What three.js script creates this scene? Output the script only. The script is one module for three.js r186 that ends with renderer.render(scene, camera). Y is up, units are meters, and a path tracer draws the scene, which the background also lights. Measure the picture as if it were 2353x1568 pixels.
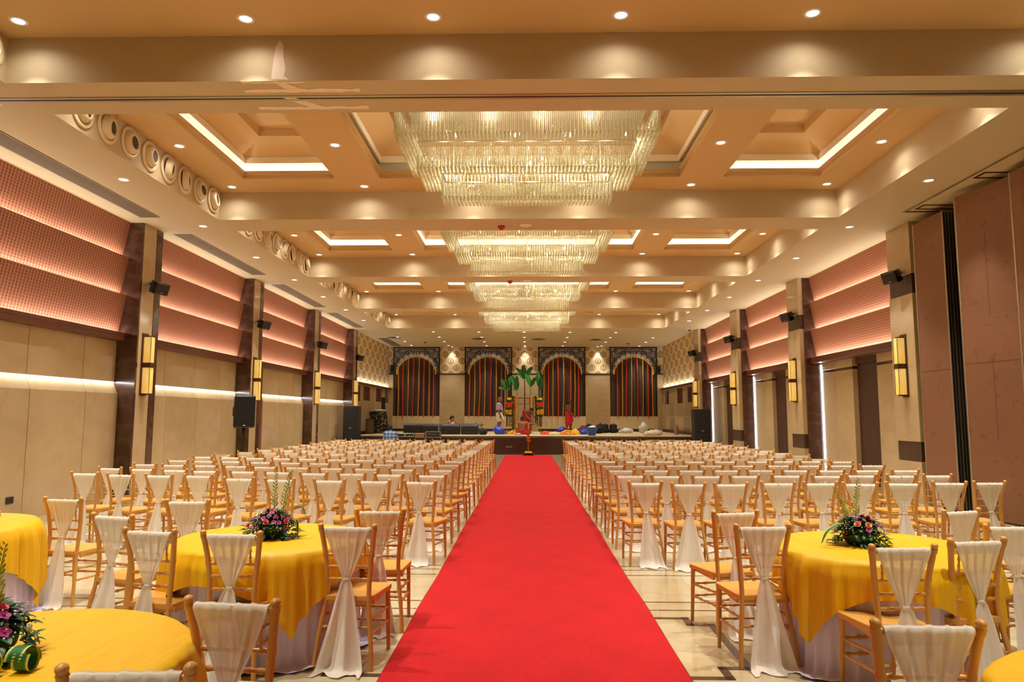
import * as THREE from 'three';
import { mergeGeometries, mergeVertices } from 'three/addons/utils/BufferGeometryUtils.js';
import { RoundedBoxGeometry } from 'three/addons/geometries/RoundedBoxGeometry.js';
import { MarchingCubes } from 'three/addons/objects/MarchingCubes.js';
import { RectAreaLightUniformsLib } from 'three/addons/lights/RectAreaLightUniformsLib.js';
RectAreaLightUniformsLib.init();

// ---------------------------------------------------------------- camera, sky, exposure, light levels
// hall coordinates used below: x to the side (0 under the camera), y up, z INTO the hall (three.js z = -z)
const camera = new THREE.PerspectiveCamera(2 * Math.atan(784 / 1640) * 180 / Math.PI, 2353 / 1568, 0.1, 120);
camera.position.set(0, 1.667, 0);
camera.rotation.order = 'YXZ';
camera.rotation.set(6.01 * Math.PI / 180, 1.205 * Math.PI / 180, 0.102 * Math.PI / 180);
const scene = new THREE.Scene();
scene.background = new THREE.Color(0x000000);                 // a closed room: no sky enters
const renderer = new THREE.WebGLRenderer({ antialias: true });
renderer.toneMapping = THREE.LinearToneMapping;
renderer.toneMappingExposure = 0.45;
renderer.shadowMap.enabled = true;
const LV = { down: 46, downAngle: 38, spill: 5.5, stageDown: 34, cove: 120, ceilCove: 42, slot: 85, strip: 45, wall: 17, bulb: 2.3, sconce: 6 };
const WHITE = new THREE.Color(1.0, 0.95, 0.86), COOL = new THREE.Color(1.0, 0.98, 0.95), WARM = new THREE.Color(1.0, 0.94, 0.77);

// ---------------------------------------------------------------- helpers
let seed = 12345;
const rnd = () => { seed = (seed * 1664525 + 1013904223) >>> 0; return seed / 4294967296; };
const rr = (a, b) => a + (b - a) * rnd();
const used = {};
const numbered = (n) => { const k = used[n] = (used[n] ?? -1) + 1; return k ? n + '_' + String(k).padStart(3, '0') : n; };
function mesh(name, geo, mat, parent = scene) {
  const m = new THREE.Mesh(Array.isArray(geo) ? mergeGeometries(geo.map(plain)) : geo, mat);
  m.name = parent === scene ? numbered(name) : name; m.castShadow = m.receiveShadow = true; parent.add(m); return m;
}
const plain = (g) => { const q = g.index ? g.toNonIndexed() : g; for (const k of Object.keys(q.attributes)) if (!['position', 'normal', 'uv'].includes(k)) q.deleteAttribute(k); if (!q.attributes.uv) q.setAttribute('uv', new THREE.BufferAttribute(new Float32Array(q.attributes.position.count * 2), 2)); return q; };
function tag(o, label, category, group) { o.userData.label = label; o.userData.category = category; if (group) o.userData.group = group; return o; }
function thing(name, label, category, group, x = 0, y = 0, z = 0, turn = 0) {
  const o = new THREE.Group(); o.name = numbered(name); o.position.set(x, y, -z); o.rotation.y = turn; scene.add(o); return tag(o, label, category, group);
}
function struct(name) { const o = new THREE.Group(); o.name = name; o.userData.kind = 'structure'; scene.add(o); return o; }
function copy(o, label, x, y, z, turn) { const c = o.clone(); c.name = numbered(o.name.replace(/_\d{3}$/, '')); c.position.set(x, y, -z); if (turn !== undefined) c.rotation.y = turn; c.userData = { ...o.userData, label }; scene.add(c); return c; }
const ORD = ['zeroth', 'first', 'second', 'third', 'fourth', 'fifth', 'sixth', 'seventh', 'eighth', 'ninth', 'tenth', 'eleventh', 'twelfth', 'thirteenth', 'fourteenth', 'fifteenth', 'sixteenth'];
// uv in metres from position, by the dominant normal
function metreUV(g) {
  const p = g.attributes.position, n = g.attributes.normal, uv = new Float32Array(p.count * 2);
  for (let i = 0; i < p.count; i++) {
    const ax = Math.abs(n.getX(i)), ay = Math.abs(n.getY(i)), az = Math.abs(n.getZ(i));
    if (ax >= ay && ax >= az) { uv[2 * i] = p.getZ(i); uv[2 * i + 1] = p.getY(i); } else if (ay >= az) { uv[2 * i] = p.getX(i); uv[2 * i + 1] = p.getZ(i); } else { uv[2 * i] = p.getX(i); uv[2 * i + 1] = p.getY(i); }
  }
  g.setAttribute('uv', new THREE.BufferAttribute(uv, 2)); return g;
}
function box(x0, x1, y0, y1, z0, z1) { const g = new THREE.BoxGeometry(x1 - x0, y1 - y0, z1 - z0); g.translate((x0 + x1) / 2, (y0 + y1) / 2, -(z0 + z1) / 2); return metreUV(g); }
// box with chamfered edges, 44 triangles
function cbox(x0, x1, y0, y1, z0, z1, b = 0.004) {
  const h = [(x1 - x0) / 2, (y1 - y0) / 2, (z1 - z0) / 2], pos = [], S = [-1, 1];
  b = Math.min(b, h[0] * 0.9, h[1] * 0.9, h[2] * 0.9);
  const v = (s, a) => new THREE.Vector3(...[0, 1, 2].map((i) => s[i] * (i === a ? h[i] : h[i] - b)));
  const tri = (p, q, r) => { const n = new THREE.Vector3().subVectors(q, p).cross(new THREE.Vector3().subVectors(r, p)); if (n.dot(new THREE.Vector3().add(p).add(q).add(r)) < 0) [q, r] = [r, q]; for (const w of [p, q, r]) pos.push(w.x, w.y, w.z); };
  const quad = (p, q, r, t) => { tri(p, q, r); tri(p, r, t); };
  for (let a = 0; a < 3; a++) {
    const c = (a + 1) % 3, d = (a + 2) % 3, mk = (sa, sc, sd) => { const s = []; s[a] = sa; s[c] = sc; s[d] = sd; return s; };
    for (const s of S) quad(v(mk(s, -1, -1), a), v(mk(s, 1, -1), a), v(mk(s, 1, 1), a), v(mk(s, -1, 1), a));
    for (const s of S) for (const t of S) quad(v(mk(s, t, -1), a), v(mk(s, t, -1), c), v(mk(s, t, 1), c), v(mk(s, t, 1), a));
  }
  for (const s of S) for (const t of S) for (const u of S) tri(v([s, t, u], 0), v([s, t, u], 1), v([s, t, u], 2));
  const g = new THREE.BufferGeometry(); g.setAttribute('position', new THREE.Float32BufferAttribute(pos, 3)); g.computeVertexNormals();
  g.translate((x0 + x1) / 2, (y0 + y1) / 2, -(z0 + z1) / 2); return metreUV(g);
}
// prism: polygon in (x,y) of the hall extruded along z0..z1
function prismZ(pts, z0, z1) { const s = new THREE.Shape(pts.map((p) => new THREE.Vector2(p[0], p[1]))); const g = new THREE.ExtrudeGeometry(s, { depth: z1 - z0, bevelEnabled: false }); g.translate(0, 0, -z1); return metreUV(g.toNonIndexed ? (g.index ? g.toNonIndexed() : g) : g); }
const at = (g, x, y, z, ry = 0) => { if (ry) g.rotateY(ry); g.translate(x, y, -z); return g; };
const lathe = (pts, seg = 16) => new THREE.LatheGeometry(pts.map((p) => new THREE.Vector2(p[0], p[1])), seg);
const vec = (a) => new THREE.Vector3(a[0], a[1], a[2]);
// tube along points with radius per point
function sweep(pts, rad, seg = 8, caps = true) {
  const P = pts.map(vec), n = P.length, pos = [], nor = [], uv = [], idx = [];
  let up = new THREE.Vector3(0.13, 0.2, 0.97).normalize(), len = 0;
  for (let i = 0; i < n; i++) {
    const t = new THREE.Vector3().subVectors(P[Math.min(i + 1, n - 1)], P[Math.max(i - 1, 0)]).normalize();
    const b = new THREE.Vector3().crossVectors(t, up).normalize(), c = new THREE.Vector3().crossVectors(b, t).normalize(); up = c;
    if (i) len += P[i].distanceTo(P[i - 1]);
    const r = typeof rad === 'function' ? rad(i / (n - 1), len) : Array.isArray(rad) ? rad[i] : rad;
    for (let k = 0; k <= seg; k++) { const a = k / seg * Math.PI * 2, d = b.clone().multiplyScalar(Math.cos(a)).addScaledVector(c, Math.sin(a)); pos.push(P[i].x + d.x * r, P[i].y + d.y * r, P[i].z + d.z * r); nor.push(d.x, d.y, d.z); uv.push(k / seg * r * 6.28, len); }
  }
  for (let i = 0; i < n - 1; i++) for (let k = 0; k < seg; k++) { const a = i * (seg + 1) + k, b = a + seg + 1; idx.push(a, b, a + 1, b, b + 1, a + 1); }
  if (caps) for (const [i, s] of [[0, 1], [n - 1, -1]]) { const c0 = pos.length / 3; const t = new THREE.Vector3().subVectors(P[Math.min(i + 1, n - 1)], P[Math.max(i - 1, 0)]).normalize().multiplyScalar(-s); pos.push(P[i].x, P[i].y, P[i].z); nor.push(t.x, t.y, t.z); uv.push(0, 0); for (let k = 0; k <= seg; k++) { const q = (i * (seg + 1) + k) * 3; pos.push(pos[q], pos[q + 1], pos[q + 2]); nor.push(t.x, t.y, t.z); uv.push(0, 0); } for (let k = 0; k < seg; k++) s > 0 ? idx.push(c0, c0 + 1 + k, c0 + 2 + k) : idx.push(c0, c0 + 2 + k, c0 + 1 + k); }
  const g = new THREE.BufferGeometry(); g.setAttribute('position', new THREE.Float32BufferAttribute(pos, 3)); g.setAttribute('normal', new THREE.Float32BufferAttribute(nor, 3)); g.setAttribute('uv', new THREE.Float32BufferAttribute(uv, 2)); g.setIndex(idx); return g;
}
// sheet from a function (u,v)->[x,y,z], local three.js coordinates
function sheet(fn, nu, nv) {
  const pos = [], uv = [], idx = [];
  for (let j = 0; j <= nv; j++) for (let i = 0; i <= nu; i++) { const p = fn(i / nu, j / nv); pos.push(p[0], p[1], p[2]); uv.push(p[3] ?? i / nu, p[4] ?? j / nv); }
  for (let j = 0; j < nv; j++) for (let i = 0; i < nu; i++) { const a = j * (nu + 1) + i, b = a + nu + 1; idx.push(a, b, a + 1, b, b + 1, a + 1); }
  const g = new THREE.BufferGeometry(); g.setAttribute('position', new THREE.Float32BufferAttribute(pos, 3)); g.setAttribute('uv', new THREE.Float32BufferAttribute(uv, 2)); g.setIndex(idx); g.computeVertexNormals(); return g;
}
const blob = (r, sx, sy, sz, x, y, z, d = 1) => { const g = new THREE.IcosahedronGeometry(r, d); g.scale(sx, sy, sz); g.translate(x, y, z); return g; };

// ---------------------------------------------------------------- textures
const hash = (x, y, s) => { let h = Math.imul(x, 374761393) ^ Math.imul(y, 668265263) ^ Math.imul(s, 2147483647 - 91); h = Math.imul(h ^ (h >>> 13), 1274126177); return ((h ^ (h >>> 16)) >>> 0) / 4294967296; };
function vn(u, v, f, g, s) { const x = u * f, y = v * g, i = Math.floor(x), j = Math.floor(y), a = x - i, b = y - j, q = a * a * (3 - 2 * a), w = b * b * (3 - 2 * b), H = (m, n) => hash(((m % f) + f) % f, ((n % g) + g) % g, s); return (H(i, j) * (1 - q) + H(i + 1, j) * q) * (1 - w) + (H(i, j + 1) * (1 - q) + H(i + 1, j + 1) * q) * w; }
function fbm(u, v, f, g, s, o = 4) { let t = 0, a = 0.5; for (let k = 0; k < o; k++) { t += a * vn(u, v, f, g, s + k); f *= 2; g *= 2; a /= 2; } return t; }
function tex(w, h, fn, pu, pv, srgb = true) {   // pu, pv: size of one repeat in uv units
  const d = new Uint8Array(w * h * 4);
  for (let j = 0; j < h; j++) for (let i = 0; i < w; i++) { const c = fn((i + 0.5) / w, (j + 0.5) / h), k = (j * w + i) * 4; for (let q = 0; q < 3; q++) d[k + q] = Math.max(0, Math.min(255, (c[q] ?? c[0]) * 255)); d[k + 3] = c[3] === undefined ? 255 : c[3] * 255; }
  const t = new THREE.DataTexture(d, w, h, THREE.RGBAFormat); t.magFilter = THREE.LinearFilter; t.minFilter = THREE.LinearMipmapLinearFilter; t.generateMipmaps = true; t.wrapS = t.wrapT = THREE.RepeatWrapping; t.repeat.set(1 / pu, 1 / pv); if (srgb) t.colorSpace = THREE.SRGBColorSpace; t.anisotropy = 8; t.needsUpdate = true; return t;
}
const mix = (a, b, t) => a.map((x, i) => x + (b[i] - x) * t);
const hex = (h) => [(h >> 16 & 255) / 255, (h >> 8 & 255) / 255, (h & 255) / 255];
const SM = (a, b, x) => { x = Math.max(0, Math.min(1, (x - a) / (b - a))); return x * x * (3 - 2 * x); };
const std = (o) => new THREE.MeshStandardMaterial(o), phy = (o) => new THREE.MeshPhysicalMaterial(o);
const marbleTex = (base, vein, s, str, pu, pv) => tex(512, 512, (u, v) => { const n = fbm(u, v, 3, 3, s, 5), w = Math.abs(fbm(u + 0.25 * n, v, 4, 4, s + 20, 5) - 0.48); const t = Math.max(0, 1 - w * 9) * str + (n - 0.5) * 0.5; return mix(hex(base), hex(vein), Math.max(0, Math.min(1, 0.25 + t))); }, pu, pv);
const woodTex = (a, b, s, pu, pv, fu = 40, fv = 2) => tex(256, 256, (u, v) => mix(hex(a), hex(b), Math.max(0, Math.min(1, 0.5 + 1.3 * (fbm(u, v, fu, fv, s, 3) - 0.45)))), pu, pv);

const M = {};
M.paint = std({ color: 0xc4b08b, roughness: 0.75 });
M.coffer = std({ color: 0xcfab74, roughness: 0.7 });
M.cove = std({ color: 0xf0e4c8, roughness: 0.8 });
M.patch = std({ color: 0xefdcc4, roughness: 0.9 });
M.cream = phy({ map: marbleTex(0xc6b08a, 0xb09770, 3, 0.2, 1.9, 1.9), roughness: 0.2, clearcoat: 0.4, clearcoatRoughness: 0.06 });
M.creamB = phy({ map: marbleTex(0xc2ac86, 0xab926c, 7, 0.22, 2.3, 2.3), roughness: 0.2, clearcoat: 0.4, clearcoatRoughness: 0.06 });
M.darkStone = phy({ map: marbleTex(0x38211a, 0x6a4a38, 11, 0.35, 1.3, 1.3), roughness: 0.18, clearcoat: 0.3, clearcoatRoughness: 0.05 });
M.slot = std({ color: 0x4a3018, roughness: 0.8 });
const slotted = (dark) => tex(64, 64, (u, v) => { const d = SM(0.30, 0.22, Math.abs(u - 0.5)) * SM(0.42, 0.34, Math.abs(v - 0.5)); return mix(hex(0xae7052), hex(dark), d); }, 0.073, 0.05);
M.acoustic = std({ map: slotted(0x7a4630), roughness: 0.6 });
M.acousticLine = std({ map: tex(64, 64, (u, v) => mix(hex(0xae7254), hex(0x85503a), SM(0.22, 0.08, Math.abs(v - 0.5)) * (0.75 + 0.25 * Math.cos(u * 6.28))), 0.06, 0.06), roughness: 0.6 });
M.ledge = std({ map: woodTex(0x6e3826, 0x572a1c, 5, 0.4, 2.0, 30, 2), roughness: 0.4 });
M.ribbed = std({ map: tex(128, 16, (u, v) => mix(hex(0x2e1c12), hex(0x6a4a30), fbm(u, v, 32, 1, 9, 2)), 0.3, 1), roughness: 0.5 });
M.door = std({ map: woodTex(0x4a2c20, 0x3a2018, 15, 0.5, 2.5, 30, 2), roughness: 0.5 });
M.redDoor = std({ map: woodTex(0x7a3a26, 0x622a1a, 25, 0.5, 2.5, 30, 2), roughness: 0.45 });
M.partition = std({ map: tex(256, 256, (u, v) => { const n = fbm(u, v, 3, 3, 31, 4), s = SM(0.86, 0.95, vn(u, v, 23, 23, 77)); return mix(mix(hex(0x8b5f42), hex(0x7d5339), n), hex(0x64402e), s * 0.4); }, 2.2, 2.2), roughness: 0.55 });
M.alu = std({ color: 0xb0a48c, roughness: 0.35, metalness: 0.8 });
M.black = std({ color: 0x0b0a0b, roughness: 0.5 });
M.blackGloss = std({ color: 0x0a0a0b, roughness: 0.25 });
M.grille = std({ color: 0x8a7a66, roughness: 0.6 });
M.floor = phy({ map: marbleTex(0xddd0a8, 0xc3b084, 41, 0.3, 1.6, 1.6), roughness: 0.14, clearcoat: 0.5, clearcoatRoughness: 0.04 });
M.floorB = phy({ map: marbleTex(0xd6c89e, 0xbfab7d, 47, 0.35, 1.6, 1.6), roughness: 0.15, clearcoat: 0.5, clearcoatRoughness: 0.04 });
M.floorC = phy({ map: marbleTex(0xe0d4b0, 0xc9b88c, 53, 0.25, 1.6, 1.6), roughness: 0.13, clearcoat: 0.5, clearcoatRoughness: 0.04 });
M.inlay = phy({ color: 0x4e4038, roughness: 0.16, clearcoat: 0.4 });
M.carpet = std({ map: tex(256, 256, (u, v) => mix(hex(0xb4060d), hex(0xd60f16), 0.45 + 0.6 * (fbm(u, v, 4, 4, 61, 5) - 0.5) + 0.5 * (vn(u, v, 128, 128, 62) - 0.5)), 1.3, 1.3), bumpMap: tex(128, 128, (u, v) => [vn(u, v, 64, 64, 63)], 0.25, 0.25, false), bumpScale: 0.003, roughness: 1 });
M.chair = std({ color: 0xd99f4e, roughness: 0.38 });
M.chairSeat = std({ color: 0xe0a64c, roughness: 0.42 });
M.sash = phy({ color: 0xf6ead2, roughness: 0.9, transparent: true, opacity: 0.84, side: THREE.DoubleSide, sheen: 0.3, sheenColor: new THREE.Color(1, 0.95, 0.9) });
M.tail = phy({ color: 0xf5ecdd, roughness: 0.55, transmission: 0.12, thickness: 0, side: THREE.DoubleSide, sheen: 0.4, sheenColor: new THREE.Color(1, 1, 1) });
M.yellow = phy({ map: tex(256, 256, (u, v) => mix(hex(0xecb000), hex(0xf8c800), fbm(u, v, 60, 4, 71, 3)), 0.6, 0.6), roughness: 0.48, sheen: 0.15, sheenColor: new THREE.Color(1, 0.85, 0.2), side: THREE.DoubleSide });
M.lilac = phy({ color: 0xe9e0ff, roughness: 0.36, sheen: 0.4, sheenColor: new THREE.Color(0.9, 0.85, 1), side: THREE.DoubleSide });
M.white = std({ color: 0xe9e2d4, roughness: 0.5 });
M.nozzle = std({ color: 0xddcba6, roughness: 0.35 });
M.throat = std({ color: 0x4a4036, roughness: 0.8 });
M.led = std({ color: 0xffffff, emissive: new THREE.Color(1, 0.97, 0.92), emissiveIntensity: 6, roughness: 1 });
M.ledSoft = std({ color: 0xffffff, emissive: new THREE.Color(1, 0.92, 0.76), emissiveIntensity: 2, roughness: 1 });
M.ledCool = std({ color: 0xffffff, emissive: new THREE.Color(0.88, 0.92, 1.0), emissiveIntensity: 8, roughness: 1 });
M.lens = std({ color: 0xffffff, emissive: new THREE.Color(1, 0.97, 0.95), emissiveIntensity: 14, roughness: 1 });
M.red = std({ color: 0xb01410, roughness: 0.35 });
M.brass = std({ color: 0xb8862e, roughness: 0.3, metalness: 1 });
M.bronze = std({ color: 0x5a3a20, roughness: 0.4, metalness: 0.5 });
M.onyx = std({ map: tex(128, 256, (u, v) => mix(hex(0xf0b840), hex(0xffe9a0), fbm(u, v, 5, 9, 81, 4)), 0.3, 0.6), emissiveMap: tex(128, 256, (u, v) => mix(hex(0xf0b440), hex(0xfff0b0), fbm(u, v, 5, 9, 81, 4)), 0.3, 0.6), emissive: new THREE.Color(1, 1, 1), emissiveIntensity: 1.0, roughness: 0.4 });
M.crystal = phy({ color: 0xf4f1de, roughness: 0.05, transmission: 0.55, ior: 1.5, thickness: 0, specularIntensity: 1 });
M.bulb = std({ color: 0xffffff, emissive: new THREE.Color(1, 0.97, 0.88), emissiveIntensity: 12, roughness: 1 });
M.wallpaper = std({ map: tex(256, 512, (u, v) => {
  // ogee medallions, offset every half repeat
  let t = 0; for (const [cx, cy] of [[0.25, 0.25], [0.75, 0.75]]) for (const ox of [-1, 0, 1]) for (const oy of [-1, 0, 1]) { const x = (u - cx - ox) * 0.7, y = (v - cy - oy) * 0.84, r = Math.hypot(x, y * (1 - 0.35 * Math.sign(y) * Math.abs(y))); t = Math.max(t, SM(0.04, 0.015, Math.abs(r - 0.165)), SM(0.05, 0.015, Math.abs(Math.hypot(x * 1.4, y * 0.8) - 0.06)) * 0.9, SM(0.025, 0.01, Math.hypot(x, y)), SM(0.02, 0.008, Math.abs(Math.abs(x) - 0.5 * (y - 0.16))) * SM(0.25, 0.22, y) * SM(0.15, 0.17, y) * 0.8, SM(0.02, 0.006, Math.abs(Math.abs(x) - 0.09 - 0.06 * Math.sin(y * 22))) * SM(0.16, 0.14, Math.abs(y)) * SM(0.05, 0.09, Math.abs(y)) * 0.6); }
  return mix(hex(0xe0cb9e), hex(0x94693a), t * 0.85); }, 0.64, 0.76), roughness: 0.8 });
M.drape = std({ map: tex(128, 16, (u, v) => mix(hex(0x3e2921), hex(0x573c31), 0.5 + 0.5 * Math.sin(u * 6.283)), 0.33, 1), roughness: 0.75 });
M.stageBrown = std({ color: 0x3a2018, roughness: 0.45 });
M.deck = std({ map: tex(128, 128, (u, v) => mix(hex(0xcdb88c), hex(0xb89f70), fbm(u, v, 6, 6, 91, 4)), 2, 2), roughness: 0.7 });
{ const m = M.wallpaper.map.clone(); m.repeat.set(1 / 1.25, 1 / 0.76); m.needsUpdate = true; M.wallpaperSmall = std({ map: m, roughness: 0.8 }); }
const flat = (c, r = 0.6, o = {}) => std({ color: c, roughness: r, ...o });

// ---------------------------------------------------------------- lights
function areaLight(name, w, l, x, y, z, dir, col, power) {       // dir: direction in hall coordinates
  const L = new THREE.RectAreaLight(col, power, w, l); L.name = name;
  const f = new THREE.Vector3(dir[0], dir[1], -dir[2]).normalize();
  const along = new THREE.Vector3(0, 0, 1); if (Math.abs(f.z) > 0.7 || name.includes('cross')) along.set(1, 0, 0); if (name.includes('upright')) along.set(0, 1, 0);
  const Z = f.clone().negate(), Y = along.clone().addScaledVector(Z, -along.dot(Z)).normalize(), X = new THREE.Vector3().crossVectors(Y, Z);
  L.quaternion.setFromRotationMatrix(new THREE.Matrix4().makeBasis(X, Y, Z)); L.position.set(x, y, -z); scene.add(L); return L;
}

// ---------------------------------------------------------------- measures of the hall
const C1 = 5.56, C2 = 6.12, Z0 = 7.92, P = 5.89, BW = 0.88, XL = -6.15, XR = 6.1, ZS = 31.4, HS = 0.813, ZB = 40.27;
const bayS = (b) => Z0 + BW + P * (b - 1), bayE = (b) => Z0 + P * b;

// ---------------------------------------------------------------- ceiling
const ceiling = struct('ceiling');
mesh('soffit', box(-8.7, XL, C1, 7.3, -5, 31.48), M.paint, ceiling);
mesh('soffit', box(XR, 8.7, C1, 7.3, -5, 31.48), M.paint, ceiling);
mesh('stage_ceiling', box(-8.7, 8.7, C1, 7.3, 31.48, 40.7), M.paint, ceiling);
mesh('roof_slab', box(-8.7, 8.7, 7.3, 7.5, -5, 40.7), M.paint, ceiling);
for (let i = -2; i <= 3; i++) mesh('beam', box(XL, XR, C1, 7.3, Math.max(-5, Z0 + P * i), Z0 + P * i + BW), M.paint, ceiling);
const ringGeo = (x0, x1, z0, z1, x2, x3, z2, z3, y0, y1) => mergeGeometries([box(x0, x1, y0, y1, z0, z2), box(x0, x1, y0, y1, z3, z1), box(x0, x2, y0, y1, z2, z3), box(x3, x1, y0, y1, z2, z3)]);
function plateWithHoles(x0, x1, z0, z1, holes, y0, y1) {
  const s = new THREE.Shape([[x0, z0], [x1, z0], [x1, z1], [x0, z1]].map((p) => new THREE.Vector2(...p)));
  for (const h of holes) s.holes.push(new THREE.Path([[h[0], h[2]], [h[0], h[3]], [h[1], h[3]], [h[1], h[2]]].map((p) => new THREE.Vector2(...p))));
  const g = new THREE.ExtrudeGeometry(s, { depth: y1 - y0, bevelEnabled: false }); g.rotateX(-Math.PI / 2); g.translate(0, y0, 0); return metreUV(g);
}
function hipped(x0, x1, z0, z1, y0, inset, y1) {      // four slopes rising inwards
  const a = [[x0, z0], [x1, z0], [x1, z1], [x0, z1]], b = [[x0 + inset, z0 + inset], [x1 - inset, z0 + inset], [x1 - inset, z1 - inset], [x0 + inset, z1 - inset]], pos = [];
  for (let i = 0; i < 4; i++) { const j = (i + 1) % 4, q = [[a[i], y0], [a[j], y0], [b[j], y1], [b[i], y1]].map(([p, y]) => [p[0], y, -p[1]]); for (const k of [0, 1, 2, 0, 2, 3]) pos.push(...q[k]); }
  const g = new THREE.BufferGeometry(); g.setAttribute('position', new THREE.Float32BufferAttribute(pos, 3)); g.computeVertexNormals(); return metreUV(g);
}
function subCoffer(x0, x1, z0, z1, lit) {
  const y = C2, w = 0.15, n = (k) => 0.014 * k;
  for (let k = 0; k < 3; k++) mesh('moulding', ringGeo(x0 - 0.3, x1 + 0.3, z0 - 0.3, z1 + 0.3, x0 + n(k), x1 - n(k), z0 + n(k), z1 - n(k), y + 0.045 + 0.035 * k, y + 0.08 + 0.035 * k), M.coffer, ceiling);
  const a0 = x0 - w, a1 = x1 + w, c0 = z0 - w, c1 = z1 + w, yt = y + 0.42, yl = y + 0.15;
  mesh('cove_side', ringGeo(a0 - 0.05, a1 + 0.05, c0 - 0.05, c1 + 0.05, a0, a1, c0, c1, yl, yt), M.cove, ceiling);
  const i = 0.16, p = 0.42;
  mesh('tray', ringGeo(a0 - 0.05, a1 + 0.05, c0 - 0.05, c1 + 0.05, a0 + i, a1 - i, c0 + i, c1 - i, yt, yt + 0.02), M.cove, ceiling);
  mesh('tray_lip', ringGeo(a0 + i - 0.015, a1 - i + 0.015, c0 + i - 0.015, c1 - i + 0.015, a0 + i + 0.01, a1 - i - 0.01, c0 + i + 0.01, c1 - i - 0.01, yt - 0.12, yt), M.cove, ceiling);
  mesh('tray_slope', hipped(a0 + i, a1 - i, c0 + i, c1 - i, yt + 0.01, p, yt + 0.25), M.coffer, ceiling);
  mesh('tray_step', ringGeo(a0, a1, c0, c1, a0 + i + p, a1 - i - p, c0 + i + p, c1 - i - p, yt + 0.25, yt + 0.4), M.coffer, ceiling);
  mesh('tray_cap', box(a0, a1, yt + 0.4, yt + 0.42, c0, c1), M.coffer, ceiling);
  if (!lit) return;
  const f = 0.06, xm = (x0 + x1) / 2, zm = (z0 + z1) / 2, lx = x1 - x0 + w, lz = z1 - z0 + w, yy = yl + 0.03;
  for (const [sx, X] of [[-1, x0 - w + f], [1, x1 + w - f]]) { mesh('cove_led', box(X - 0.012, X + 0.012, yl, yl + 0.015, z0 - w / 2, z1 + w / 2), M.ledSoft, ceiling); areaLight('cove_light', 0.04, lz, X, yy, zm, [sx * 0.35, 1, 0], COOL, LV.ceilCove); }
  for (const [sz, Z] of [[-1, z0 - w + f], [1, z1 + w - f]]) { mesh('cove_led', box(x0 - w / 2, x1 + w / 2, yl, yl + 0.015, Z - 0.012, Z + 0.012), M.ledSoft, ceiling); areaLight('cove_light_cross', 0.04, lx, xm, yy, Z, [0, 1, sz * 0.35], COOL, LV.ceilCove); }
}
for (let b = -1; b <= 4; b++) {
  const s = Math.max(-5, bayS(b)), e = bayE(b), h = b >= 1 ? [[-5.36, -3.62, e - 4.2, e - 0.81], [-2.77, 2.85, e - 4.2, e - 0.81], [3.66, 5.45, e - 4.2, e - 0.81]] : [];
  mesh('coffer_panel', h.length ? plateWithHoles(XL, XR, s, e, h, C2, C2 + 0.05) : box(XL, XR, C2, C2 + 0.05, s, e), M.coffer, ceiling);
  h.forEach((q, i) => subCoffer(...q, !(b === 1 && i === 1)));
}
// repaired plaster on the first beam: raised patches of filler
let patchN = 0; const patchGeo = (pts, y, flatDown) => { const s = new THREE.Shape(pts.map((p) => new THREE.Vector2(...p))); const g = new THREE.ExtrudeGeometry(s, { depth: 0.0025 + 0.0008 * patchN++, bevelEnabled: false }); if (flatDown) { g.rotateX(-Math.PI / 2); g.translate(0, y - 0.0017 - 0.0008 * patchN, 0); } else g.translate(0, 0, -y); return g; };
const ragged = (x0, x1, y0, y1, n, j) => { const o = []; for (let i = 0; i <= n; i++) o.push([x0 + (x1 - x0) * i / n, y0 + rr(-j, j)]); for (let i = n; i >= 0; i--) o.push([x0 + (x1 - x0) * i / n, y1 + rr(-j, j)]); return o; };
mesh('plaster_patch', patchGeo([[-2.99, 5.58], [-2.97, 5.8], [-2.95, 5.98], [-2.9, 6.06], [-2.86, 6.0], [-2.85, 5.85], [-2.82, 5.7], [-2.84, 5.62], [-2.78, 5.575]], Z0, false), M.patch, ceiling);
mesh('plaster_patch', patchGeo(ragged(-3.35, -2.6, 7.93, 7.97, 9, 0.012), C1, true), M.patch, ceiling);
mesh('plaster_patch', patchGeo([[-2.95, 7.96], [-2.84, 7.96], [-2.72, 8.1], [-2.66, 8.2], [-2.86, 8.2], [-2.92, 8.05]], C1, true), M.patch, ceiling);
mesh('plaster_patch', patchGeo(ragged(-3.4, -2.0, 8.12, 8.2, 16, 0.02), C1, true), M.patch, ceiling);
mesh('plaster_patch', patchGeo(ragged(-3.4, -2.0, 8.6, 8.68, 16, 0.02), C1, true), M.patch, ceiling);
mesh('plaster_patch', patchGeo([[-3.0, 8.35], [-2.85, 8.35], [-2.55, 8.62], [-2.75, 8.62]], C1, true), M.patch, ceiling);
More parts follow.
